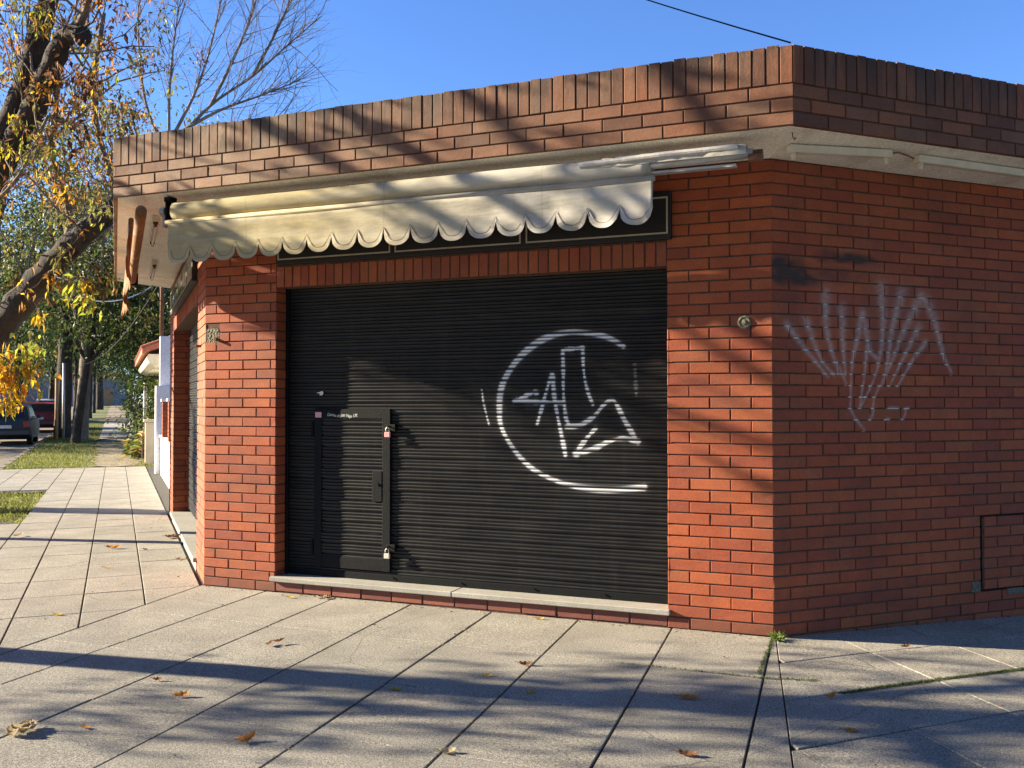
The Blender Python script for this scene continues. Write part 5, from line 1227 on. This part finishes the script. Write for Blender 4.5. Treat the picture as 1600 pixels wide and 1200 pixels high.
# ================================================================== FALLEN LEAVES
def dead_leaf(loc, size, col, rot, curl, label, lobes=0, n=1):
    size *= .72; curl *= .62
    r_ = np.random.default_rng(int(abs(loc[0]*991+loc[1]*577))+n); lv = MB(); T = []
    for k in range(n):
        off = np.r_[r_.normal(size=2)*size*.45*(n > 1), r_.uniform(0,.015)*(n > 1)]; ro = rot+r_.uniform(-2,2)*(n > 1); ca, sa = math.cos(ro), math.sin(ro)
        S, C = 11, 5; V = []; roll = r_.uniform(.2,.6)*curl
        for i in range(S):
            f = i/(S-1); w = size*.24*math.sin(math.pi*min(1, f*.93+.05))**.75*(1+.25*math.sin(f*17+k)*(lobes > 0))
            for j in range(C):
                g_ = (j/(C-1)-.5)*2; x = (f-.5)*size; y = g_*w; z = .004+curl*size*(.38*(2*f-1)**2*(1 if f > .5 else .6)+.42*abs(g_)**1.6*(.4+w/size))+roll*g_*w*.8+.003*math.sin(i*2+j*3)
                V.append((loc[0]+off[0]+x*ca-y*sa, loc[1]+off[1]+x*sa+y*ca, loc[2]+off[2]+max(.003, z)))
        F = [(i*C+j, (i+1)*C+j, (i+1)*C+j+1, i*C+j+1) for i in range(S-1) for j in range(C-1)]; lv.add(V, F); T += [np.array(col)*r_.uniform(.85,1.15)]*len(F)
        a = np.array(V[2]); bb = a+np.array([-ca*size*.35, -sa*size*.35, .006]); lv.tube([a, (a+bb)/2+ez*.006, bb], [.0016,.0016,.001], 4, 0, False); T += [np.array(col)*.5]*8
    lv.fa['tint'] = np.array(T); tag(lv.build('fallen_leaf', M['dryleaf'], smooth=True), label, 'leaf', 'fallen leaves on the paving')
FY, FO, FB_, FT_ = (.62,.42,.06), (.50,.22,.05), (.20,.09,.04), (.42,.33,.20)
for x, y, s, c, r, cu, lb, n in (
    (2.71,-2.90,.12,FO,1.1,1.2,'curled orange leaf standing on its edge in the front centre left of the paving',1), (1.97,-2.49,.11,FO,.6,1.0,'orange leaf with a raised tip below the long pole shadow',1),
    (2.95,-1.95,.09,FY,.1,.2,'flat bright yellow leaf in the sun just below the shadow band',1), (3.43,-1.25,.11,FB_,.3,.9,'brown leaf on the joint where soft shade meets the shadow band',1),
    (4.45,-1.51,.15,FO,.2,.5,'big dull orange leaf lying in shade before the right pillar',1), (5.14,-1.21,.085,FO,.9,1.3,'small orange curled leaf on the joint right of the corner weed',1),
    (4.61,-2.31,.12,FB_,.1,.7,'reddish brown leaf near the bottom edge of the paving',1), (3.62,-2.68,.10,FT_,.4,.9,'pale tan crumpled leaf on a joint at the bottom centre',1),
    (1.66,-3.19,.13,FT_,.3,1.2,'heap of dry tan leaves in the lower left corner',5), (1.88,-3.04,.07,FO,.1,.3,'tiny ochre leaf right of the tan heap',1),
    (3.09,-.10,.07,FY,.3,.6,'yellow leaf against the brick plinth below the shutter',1), (.99,-.16,.09,FY,.1,.5,'pale yellow leaf on the paving before the left end of the threshold',1),
    (1.27,-.08,.07,FT_,.2,.9,'scatter of tan leaf scraps under the threshold',6), (-2.31,1.23,.16,FO,.5,.8,'orange and brown leaf pair on the left pavement beyond the thin shadow',2),
    (-1.43,.33,.09,FY,.3,.4,'single yellow leaf on the left pavement',1), (1.76,-1.40,.10,FB_,.2,.8,'dark brown leaf above the shadow band left of centre',2),
    (3.31,-1.53,.07,FY,.8,.5,'small yellow leaf within the shadow band',1), (3.65,-1.73,.075,FY,1.4,.7,'yellow leaf at the lower rim of the shadow band',1), (1.64,-2.31,.07,FB_,.4,1.0,'brown twiggy leaf left of the orange one',1),
    (-1.12,1.0,.08,FB_,.6,.9,'brown leaf lying at the foot of the left threshold',2), (-2.27,2.10,.16,FB_,.2,1.0,'brown leaf cluster against the left threshold farther off',3), (5.26,-1.71,.10,FO,.3,.4,'dull leaf in the right hand shade',1),
    (-1.88,1.31,.08,FB_,.2,.8,'brown leaf beside the orange pair',1), (-.22,-1.31,.10,FY,.1,.3,'yellow leaf at the left above the big shadow band',1), (5.51,.10,.09,FB_,.6,.8,'brown leaf under the right wall',1), (-4.0,1.55,.12,FT_,.3,.8,'tan leaf at the left edge near the rounded shadow',2)):
    dead_leaf((x, y, rz(x, y)*(1 if x > 4.72 else 0)+.001), s, c, r, cu, lb, 1, n)

# dry crumbs and leaf scraps caught in the joints and along the wall
def litter():
    r_ = np.random.default_rng(19); lv = Leaves()
    for _ in range(420):
        k = r_.random()
        if k < .30: P = np.array([r_.uniform(.0, 4.65), -.03-abs(r_.normal())*.05, 0.])
        elif k < .45: t = r_.uniform(-.1, 2.6); P = B0+e_r*t+n_r*(.03+abs(r_.normal())*.05)
        elif k < .6: P = e_l*r_.uniform(.1,6)+n_l*(.05+abs(r_.normal())*.08)
        elif k < .85: j = r_.integers(0, 8); f = r_.uniform(0, 3.2); P = np.array([-.71+.676*j+fw[0]*-f+r_.normal()*.01, -f, 0.]); P[0] = -.71+.676*j-fw[0]*f+r_.normal()*.012
        else: P = np.array([r_.uniform(-3, 6), r_.uniform(-3.4, -.1), 0.])
        if P[1] > -.02 and P[0] > -.2 and P@n_r < B0@n_r: continue
        P[2] = rz(P[0], P[1])*(1 if P[0] > 4.72 else 0)+.003; a = r_.uniform(0, 6.28)
        lv.leaf(P, (math.cos(a), math.sin(a), r_.uniform(0,.35)), r_.uniform(.008,.028), r_.uniform(.004,.012), np.array([FB_,FT_,FO,(.10,.07,.05)][r_.integers(4)]), r_, 0.0)
    stuff(lv.build('leaf_litter', M['dryleaf'], None), 'tiny dry leaf crumbs and twig scraps along joints and wall foot', 'litter')
litter()
